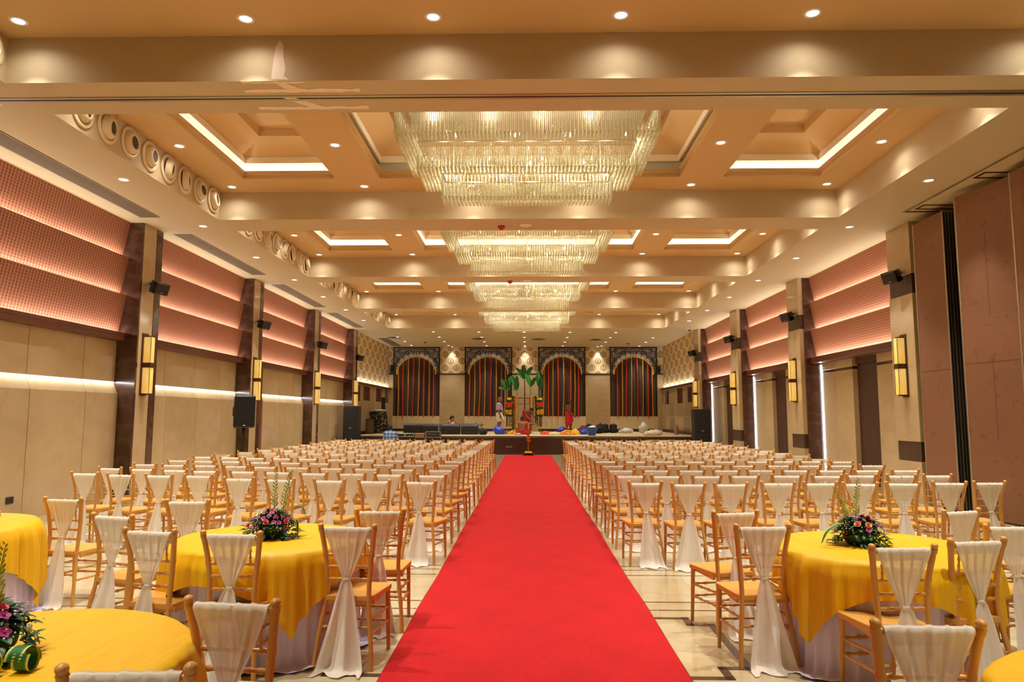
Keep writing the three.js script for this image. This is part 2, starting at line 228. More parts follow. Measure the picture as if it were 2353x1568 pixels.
// track of the sliding partition in the first beam
const trim1 = struct('trim_1');
mesh('track_rail', cbox(-8.2, 7.2, C1 - 0.012, C1, 8.30, 8.345), M.alu, trim1);
mesh('track_slot', box(-8.2, 7.2, C1 - 0.004, C1, 8.345, 8.385), M.black, trim1);
mesh('track_rail', cbox(-8.2, 7.2, C1 - 0.012, C1, 8.385, 8.43), M.alu, trim1);
const trim2 = struct('trim_2');                                       // track over the parked partition panels
for (const [x0, x1, z0, z1] of [[7.16, 7.2, 8.3, 13.46], [7.16, 8.3, 13.42, 13.46]]) mesh('track_rail', cbox(x0, x1, C1 - 0.014, C1, z0, z1), M.alu, trim2);
mesh('track_slot', mergeGeometries([box(7.2, 7.225, C1 - 0.006, C1, 8.3, 13.42), box(7.2, 8.3, C1 - 0.006, C1, 13.395, 13.42)]), M.black, trim2);
for (const z of [11.35, 13.12]) mesh('track_rail', ringGeo(7.3, 8.2, z - 0.15, z + 0.15, 7.34, 8.16, z - 0.11, z + 0.11, C1 - 0.01, C1), M.bronze, trim2);

// ---------------------------------------------------------------- floor
const floor = struct('floor');
mesh('slab', box(-8.7, 8.7, -0.3, -0.02, -5, 40.7), M.floor, floor);
const TX0 = -5.6, TX1 = 5.6, TZ0 = 2.0, TZ1 = 9.2, TS = 0.8;
mesh('paving', box(-8.7, 8.7, -0.02, 0, -5, TZ0), M.floor, floor);
mesh('paving', box(-8.7, 8.7, -0.02, 0, TZ1, 40.7), M.floor, floor);
mesh('paving', box(-8.7, TX0, -0.02, 0, TZ0, TZ1), M.floor, floor);
mesh('paving', box(TX1, 8.7, -0.02, 0, TZ0, TZ1), M.floor, floor);
for (let i = 0; i < 14; i++) for (let j = 0; j < 9; j++) mesh('tile', cbox(TX0 + TS * i + 0.0006, TX0 + TS * (i + 1) - 0.0006, -0.02, 0, TZ0 + TS * j + 0.0006, TZ0 + TS * (j + 1) - 0.0006, 0.001), [M.floor, M.floorB, M.floorC][Math.floor(hash(i, j, 5) * 3)], floor);
const inlay = (x0, x1, z0, z1) => mesh('inlay_strip', box(x0, x1, 0, 0.0015, z0, z1), M.inlay, floor);
for (const s of [1, -1]) {
  const X = (a, b) => (s > 0 ? [a, b] : [-b, -a]);
  for (const z of [8.21, 8.01, 7.755, 6.67, 6.4]) inlay(...X(0.96, 5.4), z - 0.014, z + 0.014);
  const key = (pts, w) => { for (let i = 0; i + 1 < pts.length; i++) { const [a, b] = [pts[i], pts[i + 1]]; inlay(...X(Math.min(a[0], b[0]) - w, Math.max(a[0], b[0]) + w), Math.min(a[1], b[1]) - w, Math.max(a[1], b[1]) + w); } };
  key([[0.98, 6.155], [1.31, 6.155], [1.31, 5.975], [1.48, 5.975], [1.48, 4.975], [1.30, 4.975], [1.30, 4.79], [0.98, 4.79]], 0.03);
  key([[5.2, 6.155], [2.03, 6.155], [2.03, 5.975], [1.86, 5.975], [1.86, 5.06], [2.02, 5.06], [2.02, 4.86], [5.2, 4.86]], 0.03);
  for (const z of [4.3, 4.03, 2.9]) inlay(...X(0.98, 5.4), z - 0.014, z + 0.014);
}
for (const z of [10.6, 13.2, 16.5, 19.8, 23.6, 25, 28]) for (const s of [-1, 1]) inlay(s > 0 ? 0.98 : -6.3, s > 0 ? 6.3 : -0.98, z - 0.02, z + 0.02);

// ---------------------------------------------------------------- side walls
const wallL = struct('wall_left'), wallR = struct('wall_right');
mesh('backing', box(-8.9, -8.32, -0.3, C1 + 0.2, -5, 40.7), M.slot, wallL);
mesh('backing', box(8.32, 8.9, -0.3, C1 + 0.2, -5, 40.7), M.slot, wallR);
const panelTilt = (s, xb, xt, y0, y1, z0, z1) => { const pts = [[xb, y0], [xt, y1], [xt + 0.03, y1], [xb + 0.03, y0]].map(([x, y]) => [s * x, y]); return prismZ(s > 0 ? pts : pts.reverse(), z0, z1); };
function acousticBay(s, wall, za, zb, mat, xt, xb) {
  // three leaning panels; under each a strip of light in the gap behind the lip of the next one
  const Y = [3.30, 4.07, 4.84, 5.60], zm = (za + zb) / 2, len = zb - za;
  for (let k = 0; k < 3; k++) {
    mesh('acoustic_panel', panelTilt(s, xb, xt, Y[k] + (k ? 0.0 : 0), Y[k + 1] - 0.005, za, zb), mat, wall);
    mesh('led_strip', box(...(s > 0 ? [xt + 0.035, xt + 0.05] : [-xt - 0.05, -xt - 0.035]), Y[k] - 0.045, Y[k] - 0.03, za + 0.05, zb - 0.05), M.ledSoft, wall);
    if (k) mesh('led_shelf', box(...(s > 0 ? [xt + 0.02, 8.3] : [-8.3, -xt - 0.02]), Y[k] - 0.07, Y[k] - 0.05, za, zb), M.ledge, wall);
    areaLight('cove_light', 0.025, len - 0.1, s * (xt + (k ? 0.05 : 0.02)), Y[k] - 0.022, zm, [s * 0.45, 1, 0], WHITE, LV.cove);
  }
  mesh('ledge', cbox(...(s > 0 ? [xt - 0.03, 8.32] : [-8.32, -xt + 0.03]), 3.14, 3.235, za, zb, 0.006), M.ledge, wall);
  mesh('ledge_lip', cbox(...(s > 0 ? [xt - 0.03, xt] : [-xt, -xt + 0.03]), 3.235, 3.3, za, zb, 0.004), M.ledge, wall);
}
for (let i = 0; i < 4; i++) {
  const zb = 14.0 + 5.9 * i, za = i ? zb - 5.1 : 7.0;
  acousticBay(-1, wallL, za, zb, M.acoustic, 8.03, 8.17);
  // marble below: an upper row, a row with a sloping head, and a line of light between them
  const J = [za]; for (let z = zb - 1.03 - 1.48 * Math.floor((zb - 1.03 - za - 0.2) / 1.48); z < zb - 0.3; z += 1.48) J.push(z); J.push(zb);
  for (let k = 0; k + 1 < J.length; k++) {
    const a = J[k] + 0.006, b = J[k + 1] - 0.006, m = (k + i) % 2 ? M.cream : M.creamB;
    const dz = i === 2 && k === 0;
    if (dz) { mesh('door_panel', cbox(-8.32, -8.13, 0, 3.1, a, b, 0.006), M.redDoor, wallL); continue; }
    mesh('marble_panel', cbox(-8.32, -8.18, 2.33, 3.14, a, b, 0.004), m, wallL);
    mesh('marble_panel', prismZ([[-8.32, 0.0], [-8.1, 0.0], [-8.1, 2.095], [-8.185, 2.285], [-8.32, 2.285]], a, b), m, wallL);
  }
  const zc = i === 2 ? J[1] : za;
  mesh('led_strip', box(-8.215, -8.178, 2.29, 2.328, zc + 0.01, zb - 0.02), M.led, wallL);
  areaLight('slot_light', 0.03, zb - zc - 0.05, -8.165, 2.325, (zc + zb) / 2, [0.55, -1, 0], COOL, LV.slot);
  // pilaster: cream marble between dark stone edges
  mesh('pilaster_edge', cbox(-8.32, -7.775, 0, C1, zb, zb + 0.06), M.darkStone, wallL);
  mesh('pilaster', cbox(-8.32, -7.785, 0, C1, zb + 0.06, zb + 0.56), M.cream, wallL);
  mesh('pilaster_edge', cbox(-8.32, -7.775, 0, C1, zb + 0.56, zb + 0.8), M.darkStone, wallL);
}
mesh('wall_panel', box(-8.4, -8.05, 0, C1, -5, 7.0), M.cream, wallL);
for (let i = 0; i < 4; i++) {
  const zn = 14.15 + 5.9 * i, zf = zn + 0.9;
  // cream pilaster with two recessed bands of ribbed dark wood
  for (const [y0, y1] of [[0, 0.79], [1.18, 4.12], [4.52, C1]]) mesh('pilaster', cbox(7.64, 8.32, y0, y1, zn, zf, 0.006), M.cream, wallR);
  for (const [y0, y1] of [[0.79, 1.18], [4.12, 4.52]]) mesh('ribbed_band', box(7.66, 8.32, y0, y1, zn + 0.02, zf - 0.02), M.ribbed, wallR);
  if (i) mesh('dark_return', cbox(7.76, 8.32, 0, C1, zn - 0.05, zn), M.darkStone, wallR);
  if (i === 3) continue;
  const za = zf, zb = zn + 5.9 - 0.05;
  acousticBay(1, wallR, za, zb, M.acousticLine, 7.93, 8.07);
  // lower wall: marble, a tall dark door in a recess, an upright strip of light in the corner
  const d0 = za + 1.75, d1 = za + 3.0;
  const door = struct('door_' + (i + 1));
  mesh('door_leaf', cbox(8.28, 8.33, 0, 2.98, d0, d1, 0.006), M.door, door);
  mesh('door_head', cbox(8.24, 8.33, 2.98, 3.14, d0, d1, 0.004), M.darkStone, door);
  for (const [a, b] of [[za, za + 0.9], [za + 0.9, d0], [d1, (d1 + zb) / 2], [(d1 + zb) / 2, zb - 0.09]]) for (const [y0, y1] of [[0, 2.86], [2.93, 3.14]]) mesh('marble_panel', cbox(8.16, 8.33, y0, y1, a + 0.003, b - 0.003, 0.004), (a > d0) ? M.cream : M.creamB, wallR);
  for (const [a, b] of [[za, d0], [d1, zb - 0.09]]) mesh('inlay_strip', box(8.165, 8.33, 2.86, 2.93, a, b), M.darkStone, wallR);
  mesh('led_strip', box(8.15, 8.2, 0.02, 3.1, zb - 0.075, zb - 0.02), M.ledCool, wallR);
  areaLight('strip_light_upright', 0.05, 3.0, 8.14, 1.56, zb - 0.055, [-0.6, 0, -0.6], COOL, LV.strip);
}
mesh('wall_panel', box(8.28, 8.4, 0, C1, -5, 14.15), M.door, wallR);
// stage part of both side walls
const stageWall = (s, wall, z0) => {
  const X = (a, b) => (s < 0 ? [-b, -a] : [a, b]);
  const xf = s < 0 ? 7.76 : 7.58;
  mesh('wallpaper_panel', box(...X(xf + 0.06, 8.32), 3.22, C1, z0, ZB), M.wallpaperSmall, wall);
  mesh('ledge', cbox(...X(xf - 0.12, 8.32), 3.14, 3.22, z0, ZB - 0.02, 0.006), M.ledge, wall);
  mesh('led_strip', box(...X(xf - 0.02, xf + 0.01), 3.22, 3.235, z0 + 0.1, z0 + 3.9), M.ledSoft, wall);
  mesh('led_strip', box(...X(xf - 0.02, xf + 0.01), 3.22, 3.235, z0 + 4.0, ZB - 0.1), M.ledSoft, wall);
  areaLight('cove_light', 0.03, ZB - z0 - 0.3, s * (xf - 0.01), 3.245, (z0 + ZB) / 2, [s * 0.12, 1, 0], WHITE, LV.cove * 0.8);
  const J = []; for (let z = z0; z < ZB - 0.2; z += 1.1) J.push(z); J.push(ZB);
  for (let k = 0; k + 1 < J.length; k++) mesh('marble_panel', cbox(...X(xf, 8.32), 0.0, 3.14, J[k] + 0.003, J[k + 1] - 0.003, 0.004), k % 2 ? M.cream : M.creamB, wall);
  mesh('skirting', box(...X(xf - 0.012, xf), HS, HS + 0.14, z0, ZB), M.stageBrown, wall);
  const sq = s < 0 ? [[32.6, 33.1, 2.35, 3.08], [33.8, 35.2, 2.4, 3.09], [36.65, 38.0, 2.4, 3.09], [39.0, 39.95, 2.38, 3.09]] : [[33.0, 33.9, 2.32, 3.05], [35.0, 36.2, 2.32, 3.05], [38.4, 39.5, 2.32, 3.05], [40.0, 40.2, 2.32, 3.02]];
  for (const [a, b, y0, y1] of sq) mesh('stone_inset', cbox(...X(xf - 0.006, xf), y0, y1, a, b, 0.003), M.darkStone, wall);
  const low = s < 0 ? [] : [[33.5, 34.9, 0.95, 1.6], [37.0, 38.3, 0.95, 1.6]];
  for (const [a, b, y0, y1] of low) mesh('mirror_inset', cbox(...X(xf - 0.006, xf), y0, y1, a, b, 0.003), M.stoneGrey ??= flat(0x8a7c66, 0.15), wall);
};
stageWall(-1, wallL, 32.5); stageWall(1, wallR, 32.75);
const door4 = struct('door_4'); mesh('door_leaf', cbox(-7.775, -7.74, HS, 2.66, 38.05, 39.0, 0.004), M.black, door4);
const wallF = struct('wall_front'); mesh('wall_panel', box(-8.9, 8.9, -0.3, 7.5, -5.3, -5), M.cream, wallF);

// ---------------------------------------------------------------- back wall of the stage
const wallB = struct('wall_back');
mesh('backing', box(-8.9, 8.9, -0.3, 7.5, ZB + 0.15, ZB + 0.5), M.cream, wallB);
const PAN = [[-7.57, -4.93], [-3.51, -0.84], [0.645, 3.29], [4.67, 7.31]];
const PIL = [[-7.9, -7.57], [-4.93, -3.51], [-0.84, 0.645], [3.29, 4.67], [7.31, 7.7]];
for (const [a, b] of PIL) {
  mesh('wallpaper_panel', box(a, b, 4.06, C1, ZB, ZB + 0.2), M.wallpaper, wallB);
  for (const [y0, y1] of [[HS, 1.7], [1.7, 2.9], [2.9, 4.0]]) mesh('marble_panel', cbox(a, b, y0, y1 - 0.003, ZB - 0.02, ZB + 0.2, 0.004), M.creamB, wallB);
  mesh('rail_bar', box(a, b, 4.0, 4.06, ZB - 0.05, ZB + 0.2), M.black, wallB);
}
for (const [a, b] of PAN) {
  mesh('marble_panel', cbox(a, b, HS, 1.66, ZB - 0.02, ZB + 0.2, 0.004), flat(0xd9c9a4, 0.3), wallB);
  mesh('skirting', box(a, b, HS, HS + 0.15, ZB - 0.035, ZB), M.stageBrown, wallB);
  // pleated brown cloth
  mesh('pleated_drape', sheet((u, v) => [a + (b - a) * u, 1.66 + (C1 - 1.66) * v, -(ZB + 0.09 + 0.03 * Math.sin(u * 8 * 2 * Math.PI)), (b - a) * u, v], 96, 2), M.drape, wallB);
}

// ---------------------------------------------------------------- recessed downlights
const lensGeo = lathe([[0.0, -0.004], [0.045, -0.003], [0.068, 0.0]].map(([r, y]) => [Math.max(r, 0.0001), y]), 20), trimGeo = lathe([[0.068, 0.004], [0.07, -0.006], [0.088, -0.008], [0.1, -0.002], [0.101, 0.004]], 24);
let downProto;
function downlight(x, y, z, label, group, power, angle = LV.downAngle, col = WHITE, spill = y > 5.8 && z > 6 ? LV.spill : 0) {
  let t;
  if (!downProto) { t = downProto = thing('downlight', label, 'downlight', group, x, y, z); mesh('trim_ring', trimGeo, M.white, t); mesh('lens', lensGeo, M.lens, t); }
  else { t = copy(downProto, label, x, y, z); t.userData.group = group; }
  const L = new THREE.SpotLight(col, power, 0, angle * Math.PI / 180, 0.5, 2); L.position.set(x, y - 0.02, -z); L.target.position.set(x, y - 3, -z); L.castShadow = true; L.shadow.radius = 2.5; L.name = 'downlight_lamp'; scene.add(L, L.target);
  if (spill) { const S = new THREE.SpotLight(col, spill, 0, 1.35, 1, 2); S.position.set(x, y - 0.02, -z); S.target.position.set(x, y - 3, -z); S.castShadow = true; S.shadow.radius = 2.5; S.name = 'downlight_spill_lamp'; scene.add(S, S.target); }
}
const BAYN = ['', 'first', 'second', 'third', 'fourth'];
for (let b = 1; b <= 4; b++) for (const [r, dz] of [[1, 4.6], [2, 2.48], [3, 0.35]]) for (const x of r === 3 ? [-5.77, -3.17, -1.05, 1.05, 3.17, 5.77] : [-5.77, -3.17, 3.17, 5.77]) {
  const where = Math.abs(x) > 5 ? 'by the outer edge' : Math.abs(x) > 3 ? 'beside the centre recess' : 'behind the crystal chandelier';
  downlight(x, C2, bayE(b) - dz, `downlight in the ${BAYN[b]} coffer, ${['', 'front', 'middle', 'rear'][r]} row, ${where}, ${x < 0 ? 'left' : 'right'} half`, 'downlights in the coffered ceiling', LV.down);
}
for (const [k, x] of [-5.77, -3.17, -1.05, 1.05, 3.17, 5.77].entries()) downlight(x, C2, 7.56, `large downlight in the ceiling before the first beam, ${ORD[k + 1]} from the left`, 'downlights before the first beam', LV.down * 1.5);
for (const z of [5.4, 3.3, 0.6]) for (const x of [-3.17, 3.17]) downlight(x, C2, z, `downlight ${z === 5.4 ? 'in the second row' : z === 3.3 ? 'in the third row' : 'directly above the camera'} before the first beam, ${x < 0 ? 'left' : 'right'} of the aisle`, 'downlights overhead', LV.down * 2.6);
for (let k = 0; k < 8; k++) for (const s of [-1, 1]) downlight(s < 0 ? -6.69 : 6.65, C1, 8.44 + 2.92 * k + (s > 0 ? 0.25 : 0), `downlight in the low ceiling strip along the ${s < 0 ? 'left' : 'right'} wall, ${ORD[k + 1]} from the camera`, 'downlights along the side walls', LV.down);
[33.05, 35.25, 37.4, 39.5].forEach((z, r) => [-6.42, -4.35, -2.24, -0.13, 2.0, 4.15, 6.27].forEach((x, k) => { if (r || (k > 0 && k < 6)) downlight(x, C1, z + x * 0.035, `small downlight above the stage, ${ORD[r + 1]} row from the hall, ${ORD[k + 1]} from the left`, 'downlights above the stage', LV.stageDown); }));
// spots that wash the papered pillars of the back wall
for (const [k, x] of [-4.22, -0.1, 3.98].entries()) { const L = new THREE.SpotLight(COOL, LV.wall, 0, 0.6, 1, 2); L.position.set(x, C1 - 0.05, -(ZB - 0.22)); L.target.position.set(x, 3.2, -(ZB + 0.05)); L.shadow.radius = 2; L.castShadow = true; L.name = 'wall_washer_lamp'; scene.add(L, L.target); const t = thing('wall_washer_spotlight', `small spotlight washing the ${ORD[k + 1]} papered pillar from the left`, 'spotlight', 'spotlights over the papered pillars', x, C1, ZB - 0.22); mesh('trim_ring', trimGeo, M.white, t); mesh('lens', lensGeo, M.lens, t); }

// ---------------------------------------------------------------- red carpet
{
  const t = tag(mesh('carpet_runner', sheet((u, v) => { const z = 2.2 + (31.2 - 2.2) * v, w = 0.993 + 0.006 * Math.sin(z * 1.3) + 0.003 * Math.sin(z * 3.1), x = 0.051 - w + 2 * w * u; return [x, 0.004 + 0.0025 * Math.sin(z * 7 + x * 2) * SM(0.3, 0.95, Math.abs(2 * u - 1)) + 0.0025, -z, x, z]; }, 10, 160), M.carpet), 'long red carpet runner down the aisle to the stage', 'carpet');
  t.material.side = THREE.DoubleSide;
  const binding = flat(0x4a0a10, 0.9);
  for (const s of [-1, 1]) mesh('edge_binding', sheet((u, v) => { const z = 2.2 + 29 * v, w = 0.993 + 0.006 * Math.sin(z * 1.3) + 0.003 * Math.sin(z * 3.1); return [0.051 + s * (w + 0.006 * u), 0.0065 - 0.006 * u, -z]; }, 1, 160), binding, t);
}

// ---------------------------------------------------------------- chairs: wooden, bamboo-turned, sash tied round the back
// local: seat faces -z, back towards +z, origin on the floor under the seat
const POST = [[0, 0.197, 0.236], [0.2, 0.178, 0.204], [0.42, 0.15, 0.166], [0.56, 0.148, 0.152], [0.72, 0.16, 0.156], [0.86, 0.179, 0.18], [0.91, 0.187, 0.19]];
const postAt = (y) => { let i = 0; while (i < POST.length - 2 && POST[i + 1][0] < y) i++; const a = POST[i], b = POST[i + 1], t = (y - a[0]) / (b[0] - a[0]); return [a[1] + (b[1] - a[1]) * t, a[2] + (b[2] - a[2]) * t]; };
const RAILS = [0.893, 0.725, 0.645, 0.563];
function chairGeo(q) {      // q: 2 near, 1 middle, 0 far
  const G = {}, seg = [5, 6, 9][q], curve = new THREE.CatmullRomCurve3(POST.map(([y, x, z]) => new THREE.Vector3(x, y, z)));
  const n = [8, 18, 40][q], pp = curve.getPoints(n).map((p) => p.toArray());
  const post = (s) => { const body = sweep(pp.map((p) => [p[0] * s, p[1], p[2]]), (t) => { const y = curve.getPoint(t).y; let r = 0.0155 + 0.002 * SM(0.3, 0.9, y); if (q) for (const k of RAILS.concat([0.45, 0.31, 0.22])) r += 0.0035 * Math.exp(-(((y - k) / 0.009) ** 2)); return r; }, seg); const [x, z] = postAt(0.91); const cap = lathe([[0.0005, 0.036], [0.012, 0.034], [0.0195, 0.026], [0.0205, 0.018], [0.017, 0.01], [0.0175, 0.004], [0.0205, 0], [0.017, -0.006]].filter((e, i) => q || i % 2 === 0 || i === 7), seg + 1); cap.rotateX(0.2); cap.translate(s * x, 0.905, z); return mergeGeometries([plain(body), plain(cap)]); };
  G.postL = post(-1); G.postR = post(1);
  const leg = (s) => { const m = [2, 6, 14][q]; const pts = []; for (let i = 0; i <= m; i++) { const t = i / m; pts.push([s * (0.19 - 0.006 * t), 0.435 * t, -0.212 + 0.024 * t]); } return sweep(pts, (t) => 0.0135 + 0.004 * t + (q ? 0.0025 * Math.exp(-(((t - 0.52) / 0.02) ** 2)) + 0.0025 * Math.exp(-(((t - 0.74) / 0.02) ** 2)) : 0), seg); };
  G.legL = leg(-1); G.legR = leg(1);
  const bar = (a, b, r, knots) => { const m = [1, 8, 20][q], pts = []; for (let i = 0; i <= m; i++) pts.push(a.map((c, k) => c + (b[k] - c) * i / m)); return sweep(pts, (t) => { let R = r; if (q) for (const k of knots) R += r * 0.65 * Math.exp(-(((t - k) / 0.03) ** 2)); return R * (q ? 1 - 0.25 * Math.exp(-((t / 0.04) ** 2)) - 0.25 * Math.exp(-(((1 - t) / 0.04) ** 2)) : 1); }, Math.max(4, seg - 2), false); };
  G.rails = RAILS.map((y, i) => { const [x, z] = postAt(y); return bar([-x, y, z], [x, y, z], i ? 0.0085 : 0.010, [0.08, 0.16, 0.3, 0.5, 0.7, 0.84, 0.92]); });
  const [, zt] = postAt(RAILS[0]), [, zb] = postAt(RAILS[1]);
  G.spindles = [-0.125, -0.063, 0, 0.063, 0.125].map((x) => bar([x * 0.9, RAILS[1], zb], [x, RAILS[0], zt], 0.0065, [0.25, 0.5, 0.75]));
  G.str = [];
  for (const s of [-1, 1]) for (const y of [0.31, 0.215]) { const [x, z] = postAt(y), lx = 0.19 - 0.006 * y / 0.435; G.str.push(bar([s * x, y, z], [s * lx, y - 0.01, -0.212 + 0.024 * y / 0.435], 0.0085, [0.12, 0.35, 0.65, 0.88])); }
  for (const y of [0.3, 0.205]) G.str.push(bar([-0.186, y, -0.198], [0.186, y, -0.198], 0.0085, [0.1, 0.3, 0.7, 0.9]));
  { const [x, z] = postAt(0.26); G.str.push(bar([-x, 0.26, z], [x, 0.26, z], 0.0085, [0.1, 0.3, 0.7, 0.9])); }
  // seat: wider in front, rounded corners, bevelled edge
  const sh = new THREE.Shape(), c = 0.035; const pts = [[-0.17, -0.172], [0.17, -0.172], [0.203, 0.225], [-0.203, 0.225]];
  for (let i = 0; i < 4; i++) { const p = new THREE.Vector2(...pts[i]), a = new THREE.Vector2(...pts[(i + 3) % 4]).sub(p).normalize().multiplyScalar(c).add(p), b = new THREE.Vector2(...pts[(i + 1) % 4]).sub(p).normalize().multiplyScalar(c).add(p); i ? sh.lineTo(a.x, a.y) : sh.moveTo(a.x, a.y); sh.quadraticCurveTo(p.x, p.y, b.x, b.y); }
  const seat = new THREE.ExtrudeGeometry(sh, { depth: 0.022, bevelEnabled: q > 0, bevelThickness: 0.007, bevelSize: 0.007, bevelSegments: q, curveSegments: [1, 2, 4][q] }); seat.rotateX(-Math.PI / 2); seat.translate(0, 0.432, 0);
  const apron = [new THREE.BoxGeometry(0.36, 0.03, 0.018).translate(0, 0.418, -0.195), new THREE.BoxGeometry(0.29, 0.03, 0.018).translate(0, 0.418, 0.16), new THREE.BoxGeometry(0.018, 0.03, 0.34).rotateY(0.06).translate(0.165, 0.418, -0.02), new THREE.BoxGeometry(0.018, 0.03, 0.34).rotateY(-0.06).translate(-0.165, 0.418, -0.02)];
  G.seat = mergeGeometries([seat, ...(q ? apron : [])].map(plain));
  return G;
}
function sashGeo(q, k) {    // k: variant
  const nu = [6, 14, 30][q], nv = [4, 8, 14][q], ph = k * 1.7, tie = 0.563 + 0.012 * Math.sin(k * 2.1), off = 0.012 * Math.sin(k * 3.3);
  const [, ztop] = postAt(0.9);
  const up = sheet((u, v) => {
    const U = 2 * u - 1; const fold = 0.0045 * Math.sin(U * 16 + ph) + 0.0032 * Math.sin(U * 29 + 2 * ph) + 0.002 * Math.sin(U * 7 + ph);
    if (v < 0.16) { const a = (1 - v / 0.16) * Math.PI * 0.95, r = 0.021 + 0.25 * Math.abs(fold); return [U * 0.158 + 0.002 * Math.sin(U * 20), 0.893 + Math.sin(a) * (r + 0.35 * fold) - (v < 0.001 ? 0.06 : 0), ztop + Math.cos(a) * r]; }
    const t = (v - 0.16) / 0.84, y = 0.893 + (tie - 0.893) * t, w = 0.158 * (1 - t) ** 0.94 + 0.019 * Math.sqrt(t), z = postAt(y)[1];
    return [U * w + off * t, y - 0.008 * (1 - U * U) * Math.sin(t * Math.PI), z + 0.02 + fold * (0.5 + 0.9 * t) * (1 - 0.4 * t) + 0.016 * t];
  }, nu, nv + 3);
  const zk = postAt(tie)[1] + 0.03, fl = 0.01 + 0.02 * ((k * 37) % 10) / 10;
  const down = sheet((u, v) => {
    const U = 2 * u - 1, y = tie + 0.012 - (tie + 0.012 - 0.006) * Math.min(1, v * 1.07), w = 0.022 + (0.128 + 0.02 * Math.sin(k * 1.3)) * v ** 0.7, split = 0.018 * SM(0.35, 1, v) * Math.sign(U);
    const fold = (0.012 + 0.026 * v) * Math.sin(U * 6.2 + ph + 1.3 * v) + 0.008 * v * Math.sin(U * 15 + ph);
    const floor = v > 0.935 ? (v - 0.935) * 1.3 : 0;
    return [U * w + split + off + 0.03 * Math.sin(k * 5.1) * v, Math.max(y, 0.006 + 0.004 * (1 + Math.sin(U * 9 + k))), zk + 0.012 + (0.085 + fl) * v ** 1.3 + fold * (0.35 + 0.65 * v) + floor];
  }, [7, 16, 34][q], [5, 10, 20][q]);
  const knot = new THREE.TorusGeometry(0.021, 0.010, q + 4, 6 + 4 * q); knot.rotateX(Math.PI / 2); knot.scale(1, 1.3, 0.9); knot.translate(off, tie + 0.004, postAt(tie)[1] + 0.024);
  return { up, down, knot };
}
const CG = [chairGeo(0), chairGeo(1), chairGeo(2)], VAR = 5;
const SG = [0, 1, 2].map((q) => Array.from({ length: VAR }, (_, k) => sashGeo(q, k)));
const frameFar = mergeGeometries([CG[0].postL, CG[0].postR, CG[0].legL, CG[0].legR, ...CG[0].rails.slice(0, 4), ...CG[0].str.slice(0, 4)].map(plain));
const strMid = mergeGeometries(CG[1].str.map(plain));
const SF = SG.map((a) => a.map((s) => ({ up: mergeGeometries([s.up, s.knot].map(plain)), down: s.down })));
function chair(fx, fz, ang, q, label, group, k = Math.floor(rnd() * VAR)) {
  const a = ang * Math.PI / 180, t = thing('banquet_chair', label, 'chair', group, fx - 0.19 * Math.sin(a), 0, fz + 0.19 * Math.cos(a), a), G = CG[q], S = SF[q][k];
  if (q === 0) { mesh('frame', frameFar, M.chair, t); mesh('seat', G.seat, M.chairSeat, t); const s = mesh('sash', S.up, M.sash, t); mesh('sash_tail', S.down, M.tail, s); return t; }
  mesh('seat', G.seat, M.chairSeat, t);
  mesh('back_post', G.postL, M.chair, t); mesh('back_post', G.postR, M.chair, t); mesh('leg', G.legL, M.chair, t); mesh('leg', G.legR, M.chair, t);
  G.rails.forEach((r) => mesh('back_rail', r, M.chair, t));
  if (q === 2) { G.spindles.forEach((r) => mesh('spindle', r, M.chair, t)); G.str.forEach((r) => mesh('stretcher', r, M.chair, t)); } else { mesh('stretcher_frame', strMid, M.chair, t); G.spindles.filter((_, i) => i % 4 === 0).forEach((r) => mesh('spindle', r, M.chair, t)); }
  const s = mesh('sash', S.up, M.sash, t); mesh('sash_tail', S.down, M.tail, s); return t;
}
const NEAR = 'chairs round the front tables';
chair(-1.182, 2.175, 3, 2, 'chair nearest the camera at the bottom photo edge, mostly cut off', NEAR, 1);
chair(-1.19, 2.95, -6.5, 2, 'chair close to the camera between the yellow table corner and the red carpet', NEAR, 3);
chair(-2.46, 4.71, -12, 2, 'chair behind the near yellow table, just left of the middle table', NEAR, 0);
chair(-3.10, 5.39, -16.7, 2, 'chair turned to the middle table, second from the far-left table', NEAR, 2);
chair(-4.17, 6.45, -9.4, 2, 'chair standing right beside the cut-off yellow table at the far left', NEAR, 4);
chair(-2.98, 6.32, 0, 2, 'chair behind the middle yellow table, left of its flowers', NEAR, 2);
chair(-1.883, 4.62, -2.7, 2, 'chair directly in front of the middle yellow table', NEAR, 1);
chair(-1.217, 4.93, -4.4, 2, 'chair left of the red carpet with the widest trailing sash', NEAR, 0);
chair(-1.164, 5.74, 2, 2, 'chair by the carpet, right of the middle table and behind another', NEAR, 3);
chair(1.633, 5.74, 13.5, 2, 'chair at the right table turned toward the red carpet, behind another chair', NEAR, 3);
chair(1.614, 5.03, 4, 2, 'chair between the red carpet and the right-hand yellow table', NEAR, 0);
chair(2.17, 4.27, 4.2, 2, 'chair directly in front of the right-hand yellow table', NEAR, 1);
chair(2.735, 4.5, 11.7, 2, 'chair before the right-hand table, second from the photo edge', NEAR, 2);
chair(3.34, 5.09, 1.8, 2, 'chair cut by the right photo edge behind the right-hand table', NEAR, 4);
chair(3.476, 5.9, 20, 2, 'chair behind the right-hand table, turned to the partition panels', NEAR, 2);
chair(1.451, 2.71, -1.5, 2, 'chair close to the camera before the right-hand table', NEAR, 4);
chair(-4.25, 5.45, 28, 2, 'chair at the left photo edge with only its seat showing', NEAR, 1);
chair(4.2, 5.85, 10, 2, 'chair at the right photo edge with only seat and rails showing', NEAR, 1);

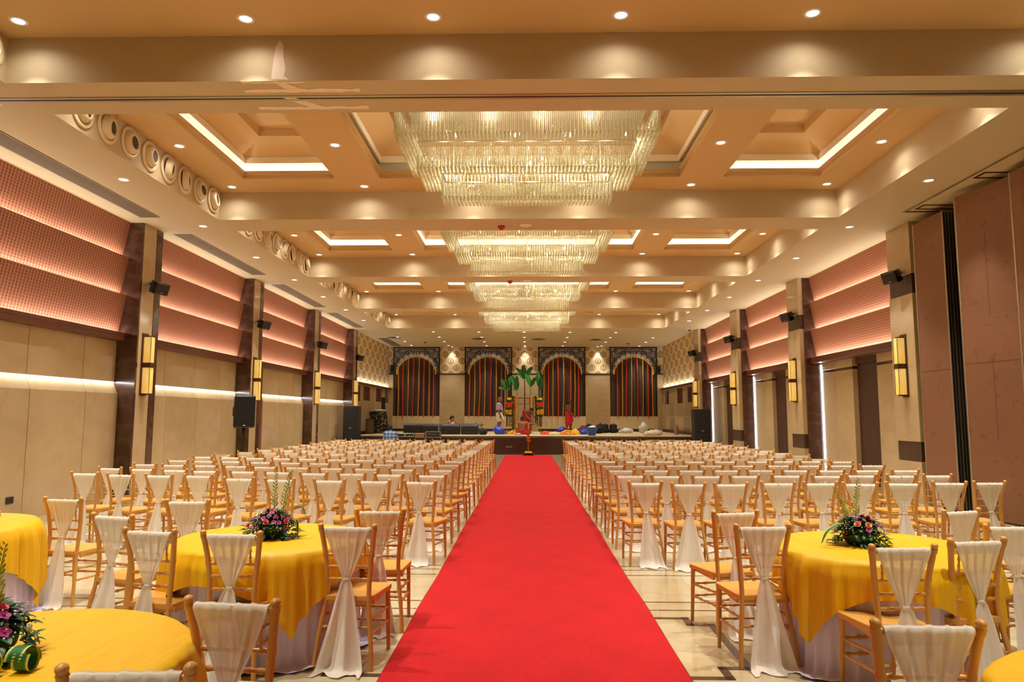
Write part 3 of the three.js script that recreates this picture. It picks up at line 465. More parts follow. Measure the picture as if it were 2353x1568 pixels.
const ROWZ = [8.3, 9.22, 10.14, 11.1, 12.1, 13.02, 14.05, 15.1, 16.1, 17.15, 18.2, 19.3, 20.4, 21.5, 22.65];
const R1L = [-1.227, -1.772, -2.316, -2.927, -3.46, -4.135, -4.647, -5.19, -5.776], R1LZ = [8.29, 8.376, 8.445, 8.523, 8.638, 9.03, 9.052, 9.141, 9.34];
const R1R = [1.346, 1.805, 2.283, 2.854, 3.337, 3.757, 4.27, 4.845, 5.33], R1RZ = [8.28, 8.137, 8.166, 8.30, 8.318, 8.256, 8.326, 8.42, 8.47];
ROWZ.forEach((z, r) => {
  const q = r < 5 ? 1 : 0;
  const nl = r === 0 ? 9 : 10, pitch = 4.72 / 9, off = rr(-0.05, 0.05);
  for (let k = 0; k < nl; k++) {
    const x = r === 0 ? R1L[k] : -1.215 - pitch * k + (k ? off + rr(-0.035, 0.035) : 0), zz = r === 0 ? R1LZ[k] : z + 0.98 * Math.max(0, (-1.2 - x) / 4.6) ** 1.25 * (r < 9 ? 1 : 1 - (r - 9) * 0.12) + rr(-0.05, 0.05);
    chair(x, zz, -8 + rr(-3.5, 3.5), q, `chair in the ${ORD[r + 1]} row from the camera, ${ORD[k + 1]} seat left of the red carpet`, 'chairs in rows left of the carpet');
  }
  for (let k = 0; k < 9; k++) {
    const x = r === 0 ? R1R[k] : 1.315 + 0.505 * k + (k ? off + rr(-0.04, 0.04) : 0), zz = r === 0 ? R1RZ[k] : z + 0.03 * k + rr(-0.05, 0.05);
    chair(x, zz, 1.5 + rr(-3.5, 3.5), q, `chair in the ${ORD[r + 1]} row from the camera, ${ORD[k + 1]} seat right of the red carpet`, 'chairs in rows right of the carpet');
  }
});

// ---------------------------------------------------------------- round tables with yellow cloths over lilac skirts
const TR = 0.655;
function clothGeo(half, turn, ph) {
  const N = 400, S = 20, dropAt = (th) => half / Math.max(Math.abs(Math.cos(th - turn)), Math.abs(Math.sin(th - turn)));
  return sheet((u, v) => {
    const th = u * 2 * Math.PI, rm = Math.min(dropAt(th), half * 1.41), r = Math.max(0.0005, (v < 0.3 ? v / 0.3 * TR : TR + (v - 0.3) / 0.7 * (rm - TR)));
    if (r <= TR) { const e = Math.max(0, r - TR + 0.012); return [r * Math.cos(th), 0.7705 - e * e * 30 + 0.0008 * Math.sin(9 * th + 4 * r), r * Math.sin(th), r * Math.cos(th), r * Math.sin(th)]; }
    const d = r - TR, f = (0.002 + 0.02 * SM(0, 0.3, d)) * (Math.sin(17 * th + ph) + 0.55 * Math.sin(41 * th + 2 * ph) + 0.4 * Math.sin(59 * th)), R = TR + 0.03 + SM(0, 0.12, d) * 0.035 + 0.03 * d + f;
    return [R * Math.cos(th), 0.766 - d, R * Math.sin(th), th * TR, r];
  }, N, S);
}
const skirtGeo = sheet((u, v) => {
  const th = u * 2 * Math.PI, w = Math.sin(46 * th) + 0.4 * Math.sin(17 * th + 1), pool = v > 0.86 ? (v - 0.86) / 0.14 : 0, y = Math.max(0.006 + 0.006 * (1 + Math.sin(11 * th)), 0.755 * (1 - v / 0.88));
  const R = TR + 0.004 + 0.012 * SM(0.3, 1, v) + (0.003 + 0.014 * v) * w + pool * (0.09 + 0.035 * Math.sin(7 * th + 2) + 0.02 * Math.sin(13 * th));
  return [R * Math.cos(th), y + pool * 0.008 * (1 + w), R * Math.sin(th)];
}, 300, 16);
const TABLES = [
  [-2.0, 2.76, 0.2, 'the near yellow table with rolled-leaf flowers'], [-1.93, 5.45, 0.24, 'the middle yellow table with pink roses'],
  [-4.87, 5.98, 0.5, 'the flowerless yellow table, far left'], [2.47, 5.2, 0.28, 'the right-hand yellow table with peach roses'], [2.22, 2.34, 0.3, 'the yellow table in the bottom right corner'],
];
const topGeo = lathe([[0.001, 0.735], [TR - 0.03, 0.735], [TR - 0.02, 0.742], [TR - 0.02, 0.756], [TR - 0.028, 0.762], [0.001, 0.762]], 48), tlegGeo = (a) => sweep([[0.42 * Math.cos(a), 0, 0.42 * Math.sin(a)], [0.4 * Math.cos(a), 0.735, 0.4 * Math.sin(a)]], 0.016, 8);
TABLES.forEach(([x, z, turn, where], i) => {
  const t = thing('round_table', 'round table under the cloth of ' + where.replace('yellow ', ''), 'table', 'round tables', x, 0, z);
  mesh('tabletop', topGeo, M.bronze, t); for (let k = 0; k < 4; k++) mesh('leg', tlegGeo(k * Math.PI / 2 + 0.4), M.bronze, t);
  const sk = tag(mesh('table_skirt', skirtGeo, M.lilac), 'lilac skirt on ' + where, 'table skirt', 'lilac table skirts'); sk.position.set(x, 0, -z);
  const cl = tag(mesh('tablecloth', clothGeo(i === 2 ? 0.98 : 0.86, turn, i * 1.9), M.yellow), 'cloth on ' + where, 'tablecloth', 'yellow tablecloths'); cl.position.set(x, 0, -z);
});

// ---------------------------------------------------------------- flower centrepieces
const leafShape = (l, w, bend, fold = 0.25) => sheet((u, v) => { const U = 2 * u - 1, ww = w * Math.sin(Math.PI * Math.min(1, v * 0.97 + 0.03)) ** 0.8; return [U * ww, -bend * v * v * l + Math.abs(U) * ww * fold, v * l]; }, 4, 6);
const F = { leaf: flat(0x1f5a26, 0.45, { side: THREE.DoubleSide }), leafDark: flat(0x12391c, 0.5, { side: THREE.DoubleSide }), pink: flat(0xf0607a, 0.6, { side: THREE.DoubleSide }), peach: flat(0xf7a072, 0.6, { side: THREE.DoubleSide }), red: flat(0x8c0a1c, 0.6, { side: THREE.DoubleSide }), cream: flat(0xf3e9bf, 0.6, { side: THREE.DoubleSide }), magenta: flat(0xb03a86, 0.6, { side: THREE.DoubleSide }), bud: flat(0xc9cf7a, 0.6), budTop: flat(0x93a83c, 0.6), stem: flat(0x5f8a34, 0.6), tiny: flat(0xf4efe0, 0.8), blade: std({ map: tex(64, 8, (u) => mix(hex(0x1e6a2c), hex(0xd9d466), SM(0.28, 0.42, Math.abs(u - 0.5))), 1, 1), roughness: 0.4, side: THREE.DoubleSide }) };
const roseGeo = (() => { const g = []; for (let k = 0; k < 19; k++) { const ring = k < 4 ? 0 : k < 9 ? 1 : k < 14 ? 2 : 3, a = k * 2.4, r0 = [0.004, 0.009, 0.014, 0.018][ring], op = [-0.1, 0.1, 0.35, 0.8][ring], h = [0.031, 0.031, 0.028, 0.022][ring]; const p = sheet((u, v) => { const A = a + (u - 0.5) * [2.8, 2.4, 2.0, 1.7][ring], rad = r0 * (0.5 + 0.5 * v) + op * 0.016 * v * v; return [rad * Math.cos(A), h * v - op * 0.006 * v ** 4, rad * Math.sin(A)]; }, 5, 4); g.push(plain(p)); } return mergeGeometries(g); })();
const orchidGeo = (() => { const g = []; for (let k = 0; k < 5; k++) { const p = leafShape(0.03, 0.013, 0.2, 0.1); p.rotateX(-0.5); p.rotateY(k * 1.257); g.push(plain(p)); } g.push(plain(blob(0.006, 1, 1, 1, 0, 0.006, 0, 0))); return mergeGeometries(g); })();
const orient = (m, dir, p, s = 1) => { m.position.set(...p); m.quaternion.setFromUnitVectors(new THREE.Vector3(0, 1, 0), vec(dir).normalize()); m.scale.setScalar(s); return m; };
function spikeGeo(h, lean) { const st = [], bd = [], at_ = (t) => [lean * h * t * t, h * t, 0.02 * t]; const pts = []; for (let i = 0; i <= 8; i++) pts.push(at_(i / 8)); st.push(plain(sweep(pts, (t) => 0.0045 - 0.003 * t, 6))); for (let k = 0; k < 22; k++) { const t = 0.22 + 0.78 * k / 21, s = 1.15 - 0.75 * t, a = k * Math.PI + (k % 3 - 1) * 0.5; const b = blob(0.012, 0.62 * s, 1.7 * s, 0.62 * s, 0, 0.014 * s, 0, 1); b.rotateZ(-0.55 * Math.cos(a)); b.rotateX(0.35 * Math.sin(a * 1.3)); const p = at_(t); b.translate(p[0] + 0.012 * s * Math.cos(a), p[1], p[2] + 0.004); (k < 9 ? bd : st).push(plain(b)); } return [mergeGeometries(st), mergeGeometries(bd)]; }
function centrepiece(x, z, s, label, colours, extra) {
  const t = thing('flower_arrangement', label, 'flowers', 'table centrepieces', x, 0.771, z), fol = [], dark = [], tiny = [];
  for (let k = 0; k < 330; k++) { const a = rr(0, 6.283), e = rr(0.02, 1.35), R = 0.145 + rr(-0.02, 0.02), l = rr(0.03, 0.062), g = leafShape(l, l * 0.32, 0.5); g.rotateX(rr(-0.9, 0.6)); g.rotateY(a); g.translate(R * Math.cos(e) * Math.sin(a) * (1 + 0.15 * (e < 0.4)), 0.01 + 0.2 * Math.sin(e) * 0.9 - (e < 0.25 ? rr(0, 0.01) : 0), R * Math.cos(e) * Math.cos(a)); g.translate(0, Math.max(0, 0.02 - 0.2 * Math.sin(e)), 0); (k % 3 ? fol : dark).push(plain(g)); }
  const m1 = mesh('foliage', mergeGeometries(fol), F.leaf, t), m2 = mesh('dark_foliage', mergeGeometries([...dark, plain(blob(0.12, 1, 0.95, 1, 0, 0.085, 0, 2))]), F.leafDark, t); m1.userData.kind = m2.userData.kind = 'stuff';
  colours.forEach(([c, a, e, sc]) => { const R = 0.175, d = [Math.cos(e) * Math.sin(a), Math.sin(e) * 1.05, Math.cos(e) * Math.cos(a)]; const or = c === 'magenta'; orient(mesh(or ? 'orchid' : 'rose', or ? orchidGeo : roseGeo, F[c], t), d, [d[0] * R, 0.02 + d[1] * R, d[2] * R], sc * (or ? 0.62 : 0.56)); });
  for (let k = 0; k < 16; k++) { const a = rr(0, 6.283), e = rr(0.35, 1.3), R = 0.172, d = [Math.cos(e) * Math.sin(a), Math.sin(e), Math.cos(e) * Math.cos(a)], or = k % 4 > 0; orient(mesh(or ? 'orchid' : 'rose', or ? orchidGeo : roseGeo, or ? F.magenta : [F.pink, F.red, F.cream, F.peach][(k >> 2) % 4], t), d, [d[0] * R, 0.02 + d[1] * R, d[2] * R], or ? rr(0.55, 0.8) : 0.62); }
  for (let k = 0; k < 260; k++) { const a = rr(0, 6.283), e = rr(0.25, 1.4), R = rr(0.17, 0.215); const g = new THREE.IcosahedronGeometry(rr(0.0028, 0.0045), 0); g.translate(R * Math.cos(e) * Math.sin(a), 0.02 + R * Math.sin(e), R * Math.cos(e) * Math.cos(a)); tiny.push(plain(g)); }
  mesh('baby_breath', mergeGeometries(tiny), F.tiny, t).userData.kind = 'stuff';
  extra(t); t.scale.setScalar(s); return t;
}
function spike(t, x, z, h, lean) { const [a, b] = spikeGeo(h, lean); const st = mesh('flower_spike', a, F.budTop, t); mesh('bud', b, F.bud, st); st.position.set(x, 0.15, z); }
const bladeAlong = (pts, w) => { const c = new THREE.CatmullRomCurve3(pts.map(vec)); return sheet((u, v) => { const p = c.getPoint(v), q = c.getTangent(v), s = new THREE.Vector3(0, 1, 0).cross(q).normalize(), ww = w * Math.sin(Math.PI * (0.08 + 0.9 * v)) ** 0.6, U = 2 * u - 1; return [p.x + s.x * U * ww, p.y + s.y * U * ww + 0.2 * ww * Math.abs(U), p.z + s.z * U * ww]; }, 6, 20); };
centrepiece(-1.885, 5.36, 1, 'flower mound with pink roses and two green spikes on the middle-left table', [['pink', 0.02, 0.62, 1.3], ['pink', -1.15, 0.42, 1.3], ['pink', 1.0, 0.6, 1.35], ['cream', -0.75, 0.98, 1.5], ['red', -0.2, 1.25, 1.3], ['red', 0.75, 0.9, 1.3], ['pink', 0.3, 1.3, 1.1], ['magenta', 0.25, 1.1, 1.3], ['magenta', -0.35, 1.1, 1.3], ['magenta', -0.9, 0.7, 1.3], ['magenta', 1.3, 0.75, 1.3], ['magenta', -0.2, 0.8, 1.2], ['pink', 2.6, 0.7, 1.3], ['cream', -2.6, 0.7, 1.3], ['magenta', 0.1, 0.95, 1.2]], (t) => { spike(t, 0.0, -0.03, 0.34, 0.05); spike(t, 0.07, -0.02, 0.34, 0.2); mesh('long_leaf', bladeAlong([[0.08, 0.16, 0.02], [0.14, 0.26, 0.02], [0.22, 0.235, 0.03], [0.26, 0.16, 0.04]], 0.014), F.blade, t); mesh('long_leaf', bladeAlong([[0.12, 0.1, 0.06], [0.2, 0.14, 0.08], [0.22, 0.03, 0.09]], 0.014), F.blade, t); });
centrepiece(2.345, 5.2, 0.98, 'flower mound with peach roses and a long leaf on the right-hand table', [['peach', -0.5, 0.8, 1.35], ['peach', 0.05, 0.78, 1.35], ['peach', 0.4, 1.35, 1.1], ['cream', 0.55, 0.55, 1.4], ['red', 0.55, 1.15, 1.25], ['red', -0.9, 0.35, 1.2], ['magenta', 0.0, 0.6, 1.4], ['magenta', 0.9, 0.75, 1.4], ['magenta', 1.0, 1.0, 1.2], ['red', 0.0, 1.3, 1.1], ['magenta', 1.3, 0.7, 1.2], ['magenta', -0.4, 1.2, 1.2], ['pink', 2.6, 0.7, 1.3], ['cream', -2.6, 0.7, 1.3]], (t) => { spike(t, -0.02, 0, 0.32, 0.06); spike(t, -0.09, 0, 0.25, -0.35); mesh('long_leaf', bladeAlong([[-0.06, 0.1, 0.06], [-0.16, 0.16, 0.1], [-0.28, 0.11, 0.13], [-0.33, 0.03, 0.14]], 0.022), F.blade, t); mesh('long_leaf', bladeAlong([[-0.04, 0.14, 0], [-0.12, 0.22, 0], [-0.2, 0.23, 0.02], [-0.28, 0.215, 0.02]], 0.01), F.blade, t); });
centrepiece(-2.02, 2.7, 1, 'flower mound with magenta orchids and a rolled striped leaf on the near table', [['cream', 0.75, 0.75, 1.5], ['magenta', 0.45, 1.15, 1.6], ['magenta', 1.25, 0.9, 1.4], ['magenta', 1.1, 0.55, 1.4], ['magenta', 0.2, 0.75, 1.4], ['pink', 1.4, 1.1, 1.2], ['cream', 0.2, 1.4, 1.2], ['magenta', -0.5, 0.8, 1.4], ['red', -1.2, 0.6, 1.3]], (t) => { spike(t, -0.02, 0, 0.28, 0.05); spike(t, 0.05, 0.0, 0.27, 0.12); mesh('rolled_leaf', sheet((u, v) => { const a = v * 2 * Math.PI * 1.1, r = 0.042; return [0.235 + 0.03 * (2 * u - 1) + 0.03 * v, 0.045 + r * Math.sin(a), 0.12 + r * Math.cos(a)]; }, 6, 26), F.blade, t); mesh('rolled_leaf', sheet((u, v) => { const a = v * 2 * Math.PI * 1.1 + 1, r = 0.04; return [0.16 + r * Math.cos(a), 0.045 + r * Math.sin(a), 0.185 + 0.03 * (2 * u - 1)]; }, 6, 26), F.blade, t); });

// ---------------------------------------------------------------- crystal chandeliers
const CH = { t: [[2.0, 0.97, 5.91, 6.45], [1.71, 0.58, 5.51, 5.93], [1.36, 0.235, 5.155, 5.53]] };
const stringGeo = (L, r, seg = 5, step = 0.024) => { const p = [[0.0004, 0]], n = Math.round(L / step); for (let i = 0; i < n; i++) p.push([r, (i + 0.5) * L / n], [r * 0.3, (i + 1) * L / n - 0.001]); const g = lathe(p, seg).toNonIndexed(); g.computeVertexNormals(); return g; };
const ballGeo = new THREE.IcosahedronGeometry(0.021, 1); ballGeo.scale(1, 1.15, 1);
function field(parent, name, geo, mat, pts) { const im = new THREE.InstancedMesh(geo, mat, pts.length), d = new THREE.Object3D(); pts.forEach((p, i) => { d.position.set(p[0], p[1], p[2]); d.rotation.y = p[3] ?? 0; d.updateMatrix(); im.setMatrixAt(i, d.matrix); }); im.name = name; im.castShadow = im.receiveShadow = true; im.userData.kind = 'stuff'; parent.add(im); return im; }
const edge = (w, d, s) => { const o = []; const nx = Math.round(2 * w / s), nz = Math.max(1, Math.round(2 * d / s)); for (let i = 0; i <= nx; i++) for (const z of [-d, d]) o.push([-w + 2 * w * i / nx, z]); for (let i = 1; i < nz; i++) for (const x of [-w, w]) o.push([x, -d + 2 * d * i / nz]); return o; };
const bulbGeo = lathe([[0.0004, 0.075], [0.005, 0.055], [0.013, 0.032], [0.015, 0.018], [0.009, 0.002], [0.0004, 0]], 10), socketGeo = lathe([[0.0004, 0], [0.011, 0], [0.011, -0.05], [0.0004, -0.05]], 10);
const tierStrings = CH.t.map(([w, d, yb, yt]) => stringGeo(yt - yb, 0.0088)), shortString = stringGeo(0.2, 0.0095, 5, 0.025);
function chandelier(zc, label) {
  const t = thing('chandelier', label, 'chandelier', 'crystal chandeliers', 0, 0, zc);
  CH.t.forEach(([w, d, yb, yt], k) => {
    field(t, 'crystal_curtain', tierStrings[k], M.crystal, edge(w, d, 0.031).map(([x, z], i) => [x, yb + 0.02, z, i * 1.3]));
    const inner = k < 2 ? CH.t[k + 1] : [0, 0], balls = [], shorts = [];
    for (let r = 0; r < 6; r++) { const ww = w - 0.058 * r, dd = d - 0.058 * r; if (dd < 0.01 || (k < 2 && (ww < inner[0] + 0.02))) break; for (const [x, z] of edge(ww, dd, 0.06)) { balls.push([x, yb, z]); if (r) shorts.push([x, yb + 0.02, z, r]); } }
    field(t, 'crystal_ball', ballGeo, M.crystal, balls); field(t, 'crystal_drop', shortString, M.crystal, shorts);
    mesh('tier_frame', ringGeo(-w, w, -d, d, -w + 0.03, w - 0.03, -d + 0.03, d - 0.03, yt, yt + 0.015), M.alu, t);
  });
  mesh('canopy', cbox(-1.9, 1.9, 6.5, 6.54, -0.85, 0.85), M.alu, t);
  for (const x of [-1.2, 0, 1.2]) mesh('stem', sweep([[x, 5.5, 0], [x, x ? 6.5 : 6.939, 0]], 0.012, 8), M.alu, t);
  const B = []; for (const [y, w, d, n] of [[6.02, 1.6, 0.5, 8], [5.66, 1.35, 0.25, 7]]) for (let i = 0; i < n; i++) B.push([-w + 2 * w * i / (n - 1) + 0.05 * Math.sin(i * 7 + y), y + 0.04 * Math.sin(i * 3.1), d * (i % 2 ? 1 : -1)]);
  for (const [x, y, z] of B) { const b = mesh('bulb', bulbGeo, M.bulb, t); b.position.set(x, y, z); mesh('lamp_socket', socketGeo, M.alu, b); const L = new THREE.PointLight(WARM, LV.bulb, 0, 2); L.position.set(x, y + 0.03, -zc + z); L.shadow.radius = 1; L.castShadow = true; L.name = 'chandelier_lamp'; scene.add(L); }
}
for (let b = 1; b <= 4; b++) chandelier(bayE(b) - 2.51, `three-tiered crystal chandelier in the ${BAYN[b]} coffer, ${['', 'largest in view, cut by the first beam', 'second from the camera', 'third from the camera', 'smallest, nearest the stage'][b]}`);

// ---------------------------------------------------------------- wall sconces, wall loudspeakers
function sconce(s, x, z, label) {
  const t = thing('wall_sconce', label, 'wall lamp', 'onyx sconces on the pilasters', x, 2.68, z, s < 0 ? Math.PI / 2 : -Math.PI / 2);   // local +z points into the hall
  mesh('backplate', cbox(-0.115, 0.115, -0.62, 0.65, 0, 0.02).translate(0, 0, 0.02), M.bronze, t);
  for (const y of [0.05, -0.57]) { mesh('lamp_shade', cbox(-0.075, 0.075, y, y + 0.52, -0.17, -0.02, 0.006), M.onyx, t); }
  mesh('band', cbox(-0.085, 0.085, -0.05, 0.05, -0.18, -0.02), M.bronze, t);
  for (const [y0, y1] of [[0.57, 0.6], [-0.6, -0.57]]) mesh('end_cap', cbox(-0.05, 0.05, y0, y1, -0.14, -0.02), M.bronze, t);
  for (const sx of [-1, 1]) mesh('upright_bar', cbox(sx * 0.076 - 0.004, sx * 0.076 + 0.004, -0.58, 0.58, -0.176, -0.166, 0.002), M.bronze, t);
  for (const y of [0.31, -0.31]) areaLight('sconce_lamp_upright', 0.14, 0.5, x - s * 0.182, 2.68 + y, z, [-s, 0, 0], new THREE.Color(1, 0.75, 0.35), LV.sconce);
}
function wallSpeaker(s, x, y, z, label, turn) {
  const t = thing('wall_speaker', label, 'loudspeaker', 'black loudspeakers on the pilasters', x, y, z, (s < 0 ? Math.PI / 2 : -Math.PI / 2) + turn);
  t.rotation.order = 'YXZ'; t.rotation.x = 0.35;
  mesh('bracket', sweep([[0, 0.02, 0], [0, 0.03, 0.06], [0, 0, 0.12]], 0.03, 8), M.black, t);
  const sh = new THREE.Shape(); sh.moveTo(-0.09, 0); sh.quadraticCurveTo(-0.16, 0.08, -0.16, 0.22); sh.lineTo(0.16, 0.22); sh.quadraticCurveTo(0.16, 0.08, 0.09, 0); sh.closePath();
  const g = new THREE.ExtrudeGeometry(sh, { depth: 0.22, bevelEnabled: true, bevelSize: 0.012, bevelThickness: 0.012, bevelSegments: 2 }); g.rotateX(Math.PI / 2); g.translate(0, 0.11, 0.12);
  mesh('cabinet', g, M.blackGloss, t); mesh('grille', cbox(-0.15, 0.15, -0.1, 0.1, -0.362, -0.345, 0.01), M.black, t); mesh('badge', cbox(-0.015, 0.015, -0.085, -0.07, -0.366, -0.36, 0.001), M.alu, t);
}
for (let i = 0; i < 4; i++) {
  const zl = 14.0 + 5.9 * i, zr = 14.15 + 5.9 * i;
  sconce(-1, -7.785, zl + 0.31, `glowing onyx wall sconce on the ${ORD[i + 1]} dark-edged pilaster of the left wall`);
  sconce(1, 7.64, zr + 0.42, `glowing onyx wall sconce on the ${ORD[i + 1]} banded pilaster of the right wall`);
  wallSpeaker(-1, -7.785, 4.36, zl + 0.4, `black loudspeaker over the sconce on the ${ORD[i + 1]} left-wall pilaster`, -0.35);
  wallSpeaker(1, 7.64, 4.58, zr + 0.36, `black loudspeaker over the sconce on the ${ORD[i + 1]} right-wall pilaster`, 0.35);
}
// ---------------------------------------------------------------- air nozzles, linear grilles, detectors
let nozzleProto; const NOZ = []; for (let b = 0; b <= 4; b++) for (let k = 0; k < (b ? 8 : 1); k++) NOZ.push([b, k]);
const nozR = lathe([[0.235, 0.0], [0.245, 0.0], [0.25, 0.015], [0.24, 0.03], [0.2, 0.034], [0.185, 0.02], [0.18, 0.0]], 36), nozB = lathe([[0.178, 0.0], [0.17, 0.05], [0.15, 0.085], [0.115, 0.105], [0.1, 0.1], [0.095, 0.06], [0.1, 0.0]], 32), nozT = new THREE.CircleGeometry(0.099, 24).rotateX(-Math.PI / 2).translate(0, 0.085, 0);
for (const [b, k] of NOZ) {
  const z = bayE(b) - 0.32 - 0.59 * k, label = !b ? 'round air nozzle before the first beam, cut by the left photo edge' : `round air nozzle in the ${BAYN[b]} coffer's side, ${ORD[k + 1]} from its far end`;
  let t;
  if (!nozzleProto) { t = nozzleProto = thing('air_nozzle', label, 'air vent', 'round air nozzles along the coffer sides', XL, 5.87, z); mesh('ring', nozR, M.nozzle, t); const d = mesh('swivel_bowl', nozB, M.nozzle, t); mesh('throat', nozT, M.throat, d); }
  else t = copy(nozzleProto, label, XL, 5.87, z);
  t.rotation.set(0, 0, -Math.PI / 2);
  t.children[1].rotation.set((hash(b, k, 9) - 0.5) * 0.4 - 0.15, 0, (hash(b, k, 19) - 0.5) * 0.4);
}
function linearGrille(x0, x1, z0, z1, label) { const t = thing('air_grille', label, 'air vent', 'slatted grilles in the low ceiling', (x0 + x1) / 2, C1, (z0 + z1) / 2); const w = (x1 - x0) / 2, l = (z1 - z0) / 2; mesh('frame', ringGeo(-w, w, -l, l, -w + 0.02, w - 0.02, -l + 0.02, l - 0.02, -0.012, 0), M.grille, t); mesh('backing', box(-w + 0.02, w - 0.02, -0.003, 0, -l + 0.02, l - 0.02), M.slot, t); for (let k = 0; k < 16; k++) { const x = -w + 0.03 + (2 * w - 0.06) * k / 15; mesh('slat', cbox(x - 0.006, x + 0.006, -0.011, -0.002, -l + 0.02, l - 0.02, 0.002), M.grille, t); } }
linearGrille(-7.62, -7.23, 8.95, 13.59, 'long slatted air grille above the first left wall bay');
linearGrille(-7.62, -7.23, 14.93, 19.35, 'long slatted air grille above the second left wall bay');
linearGrille(-7.62, -7.23, 20.85, 25.25, 'long slatted air grille above the third left wall bay');
linearGrille(-7.62, -7.23, 26.75, 31.2, 'long slatted air grille above the fourth left wall bay');
linearGrille(-7.5, -7.0, 35.5, 39.5, 'slatted air grille above the left side of the stage');
const detGeo = [lathe([[0.0004, -0.085], [0.035, -0.083], [0.045, -0.06], [0.06, -0.055], [0.075, -0.03], [0.078, -0.012]], 24), lathe([[0.078, -0.012], [0.082, -0.008], [0.082, 0], [0.0004, 0]], 24)];
for (const [x, z, l] of [[-0.526, 14.37, 'red alarm beacon under the second beam, before the big chandelier'], [-0.488, 20.36, 'red alarm beacon under the third beam'], [-5.37, 37.4, 'red alarm beacon over the left part of the stage'], [5.4, 38.1, 'red alarm beacon over the right part of the stage']]) { const t = thing('alarm_beacon', l, 'alarm', 'red ceiling beacons', x, C1, z); mesh('lens_cap', detGeo[0], M.red, t); mesh('base', detGeo[1], M.red, t); }
for (const [x, z, l] of [[-0.024, 14.3, 'flat round ceiling loudspeaker beside the red beacon, second beam'], [0.016, 20.3, 'flat round ceiling loudspeaker beside the red beacon, third beam']]) { const t = thing('ceiling_speaker', l, 'loudspeaker', 'round ceiling loudspeakers', x, C1, z); mesh('rim', lathe([[0.13, -0.002], [0.135, -0.01], [0.15, -0.008], [0.155, 0]], 32), M.paint, t); mesh('grille', lathe([[0.0004, -0.006], [0.13, -0.004]], 32), M.cove, t); mesh('boss', lathe([[0.0004, -0.01], [0.01, -0.009], [0.012, -0.005]], 12), M.grille, t); }
for (const [x, z, l] of [[-2.465, 35.9, 'second round air diffuser over the stage from the left'], [0.58, 36.1, 'third round air diffuser over the stage from the left'], [3.52, 36.35, 'fourth round air diffuser over the stage from the left'], [-6.64, 35.3, 'first round air diffuser over the stage, by the slatted grille']]) { const t = thing('air_diffuser', l, 'air vent', 'round air diffusers over the stage', x, C1, z); for (const [k, r] of [0.36, 0.27, 0.18, 0.09].entries()) mesh('cone', lathe([[r - 0.07, 0], [r - 0.045, -0.012 - 0.006 * k], [r, -0.02 - 0.008 * k], [r + 0.004, -0.014 - 0.008 * k]].map(([a, y]) => [Math.max(a, 0.0004), y]), 28), M.grille, t); }
{ const t = thing('security_camera', 'white dome security camera under the ceiling before the right pilaster', 'camera', '', 7.3, C1, 32.0); mesh('housing', lathe([[0.0004, -0.02], [0.09, -0.02], [0.09, 0]], 24), M.white, t); mesh('dome', lathe([[0.0004, -0.085], [0.03, -0.078], [0.05, -0.05], [0.058, -0.02]], 20), M.blackGloss, t); }
{ const t = thing('wall_socket', 'dark double socket plate low on the first left wall bay', 'socket', '', -8.1, 0.34, 11.2, Math.PI / 2); mesh('plate', cbox(-0.085, 0.085, -0.055, 0.055, -0.012, 0, 0.004), flat(0x3c3a38, 0.5), t); for (const x of [-0.04, 0.04]) mesh('outlet', cbox(x - 0.03, x + 0.03, -0.035, 0.035, -0.016, -0.01, 0.002), M.black, t); }

// ---------------------------------------------------------------- parked partition panels on the right
function partition(x0, z0, x1, z1, y1, label, marks) {
  const len = Math.hypot(x1 - x0, z1 - z0), a = Math.atan2(x1 - x0, z0 - z1), t = thing('partition_panel', label, 'partition', 'parked partition panels', x0, 0, z0, 0);
  // local: +z runs from the far end towards the camera, face towards -x
  t.rotation.y = a;
  mesh('board', cbox(0.006, 0.1, 0.02, y1, -len + 0.03, -0.03, 0.004).translate(0, 0, 0), M.partition, t);
  for (const z of [-0.02, -len + 0.02]) { mesh('edge_profile', cbox(0, 0.106, 0.015, y1 + 0.005, z - 0.03, z + 0.01, 0.004), M.alu, t); }
  for (const x of [0.03, 0.075]) mesh('seal', box(x - 0.014, x + 0.014, 0.02, y1 - 0.02, -len - 0.012, -len - 0.004), M.black, t);
  mesh('joint', box(0.003, 0.008, y1 - 2.9, y1 - 2.895, -len + 0.04, -0.04), flat(0x5a3420, 0.7), t);
  if (marks) for (const [y0, yy] of marks) mesh('scuff_line', box(0.004, 0.0075, y0, yy, -len * 0.5 - 0.004, -len * 0.5 + 0.004), flat(0x5e3826, 0.8), t);
}
partition(7.58, 13.92, 7.585, 12.9, 5.42, 'brown partition panel beside the first banded pilaster', null);
partition(7.7, 13.92, 7.705, 12.92, 5.42, 'brown partition panel mostly hidden behind the pilaster-side panel', null);
partition(7.39, 12.23, 7.60, 11.0, 5.45, 'wide brown partition panel with vertical scuff lines', [[4.0, 4.7], [3.3, 4.0], [1.3, 2.6]]);
partition(7.5, 10.97, 7.55, 9.75, 5.45, 'brown partition panel cut by the right photo edge', null);

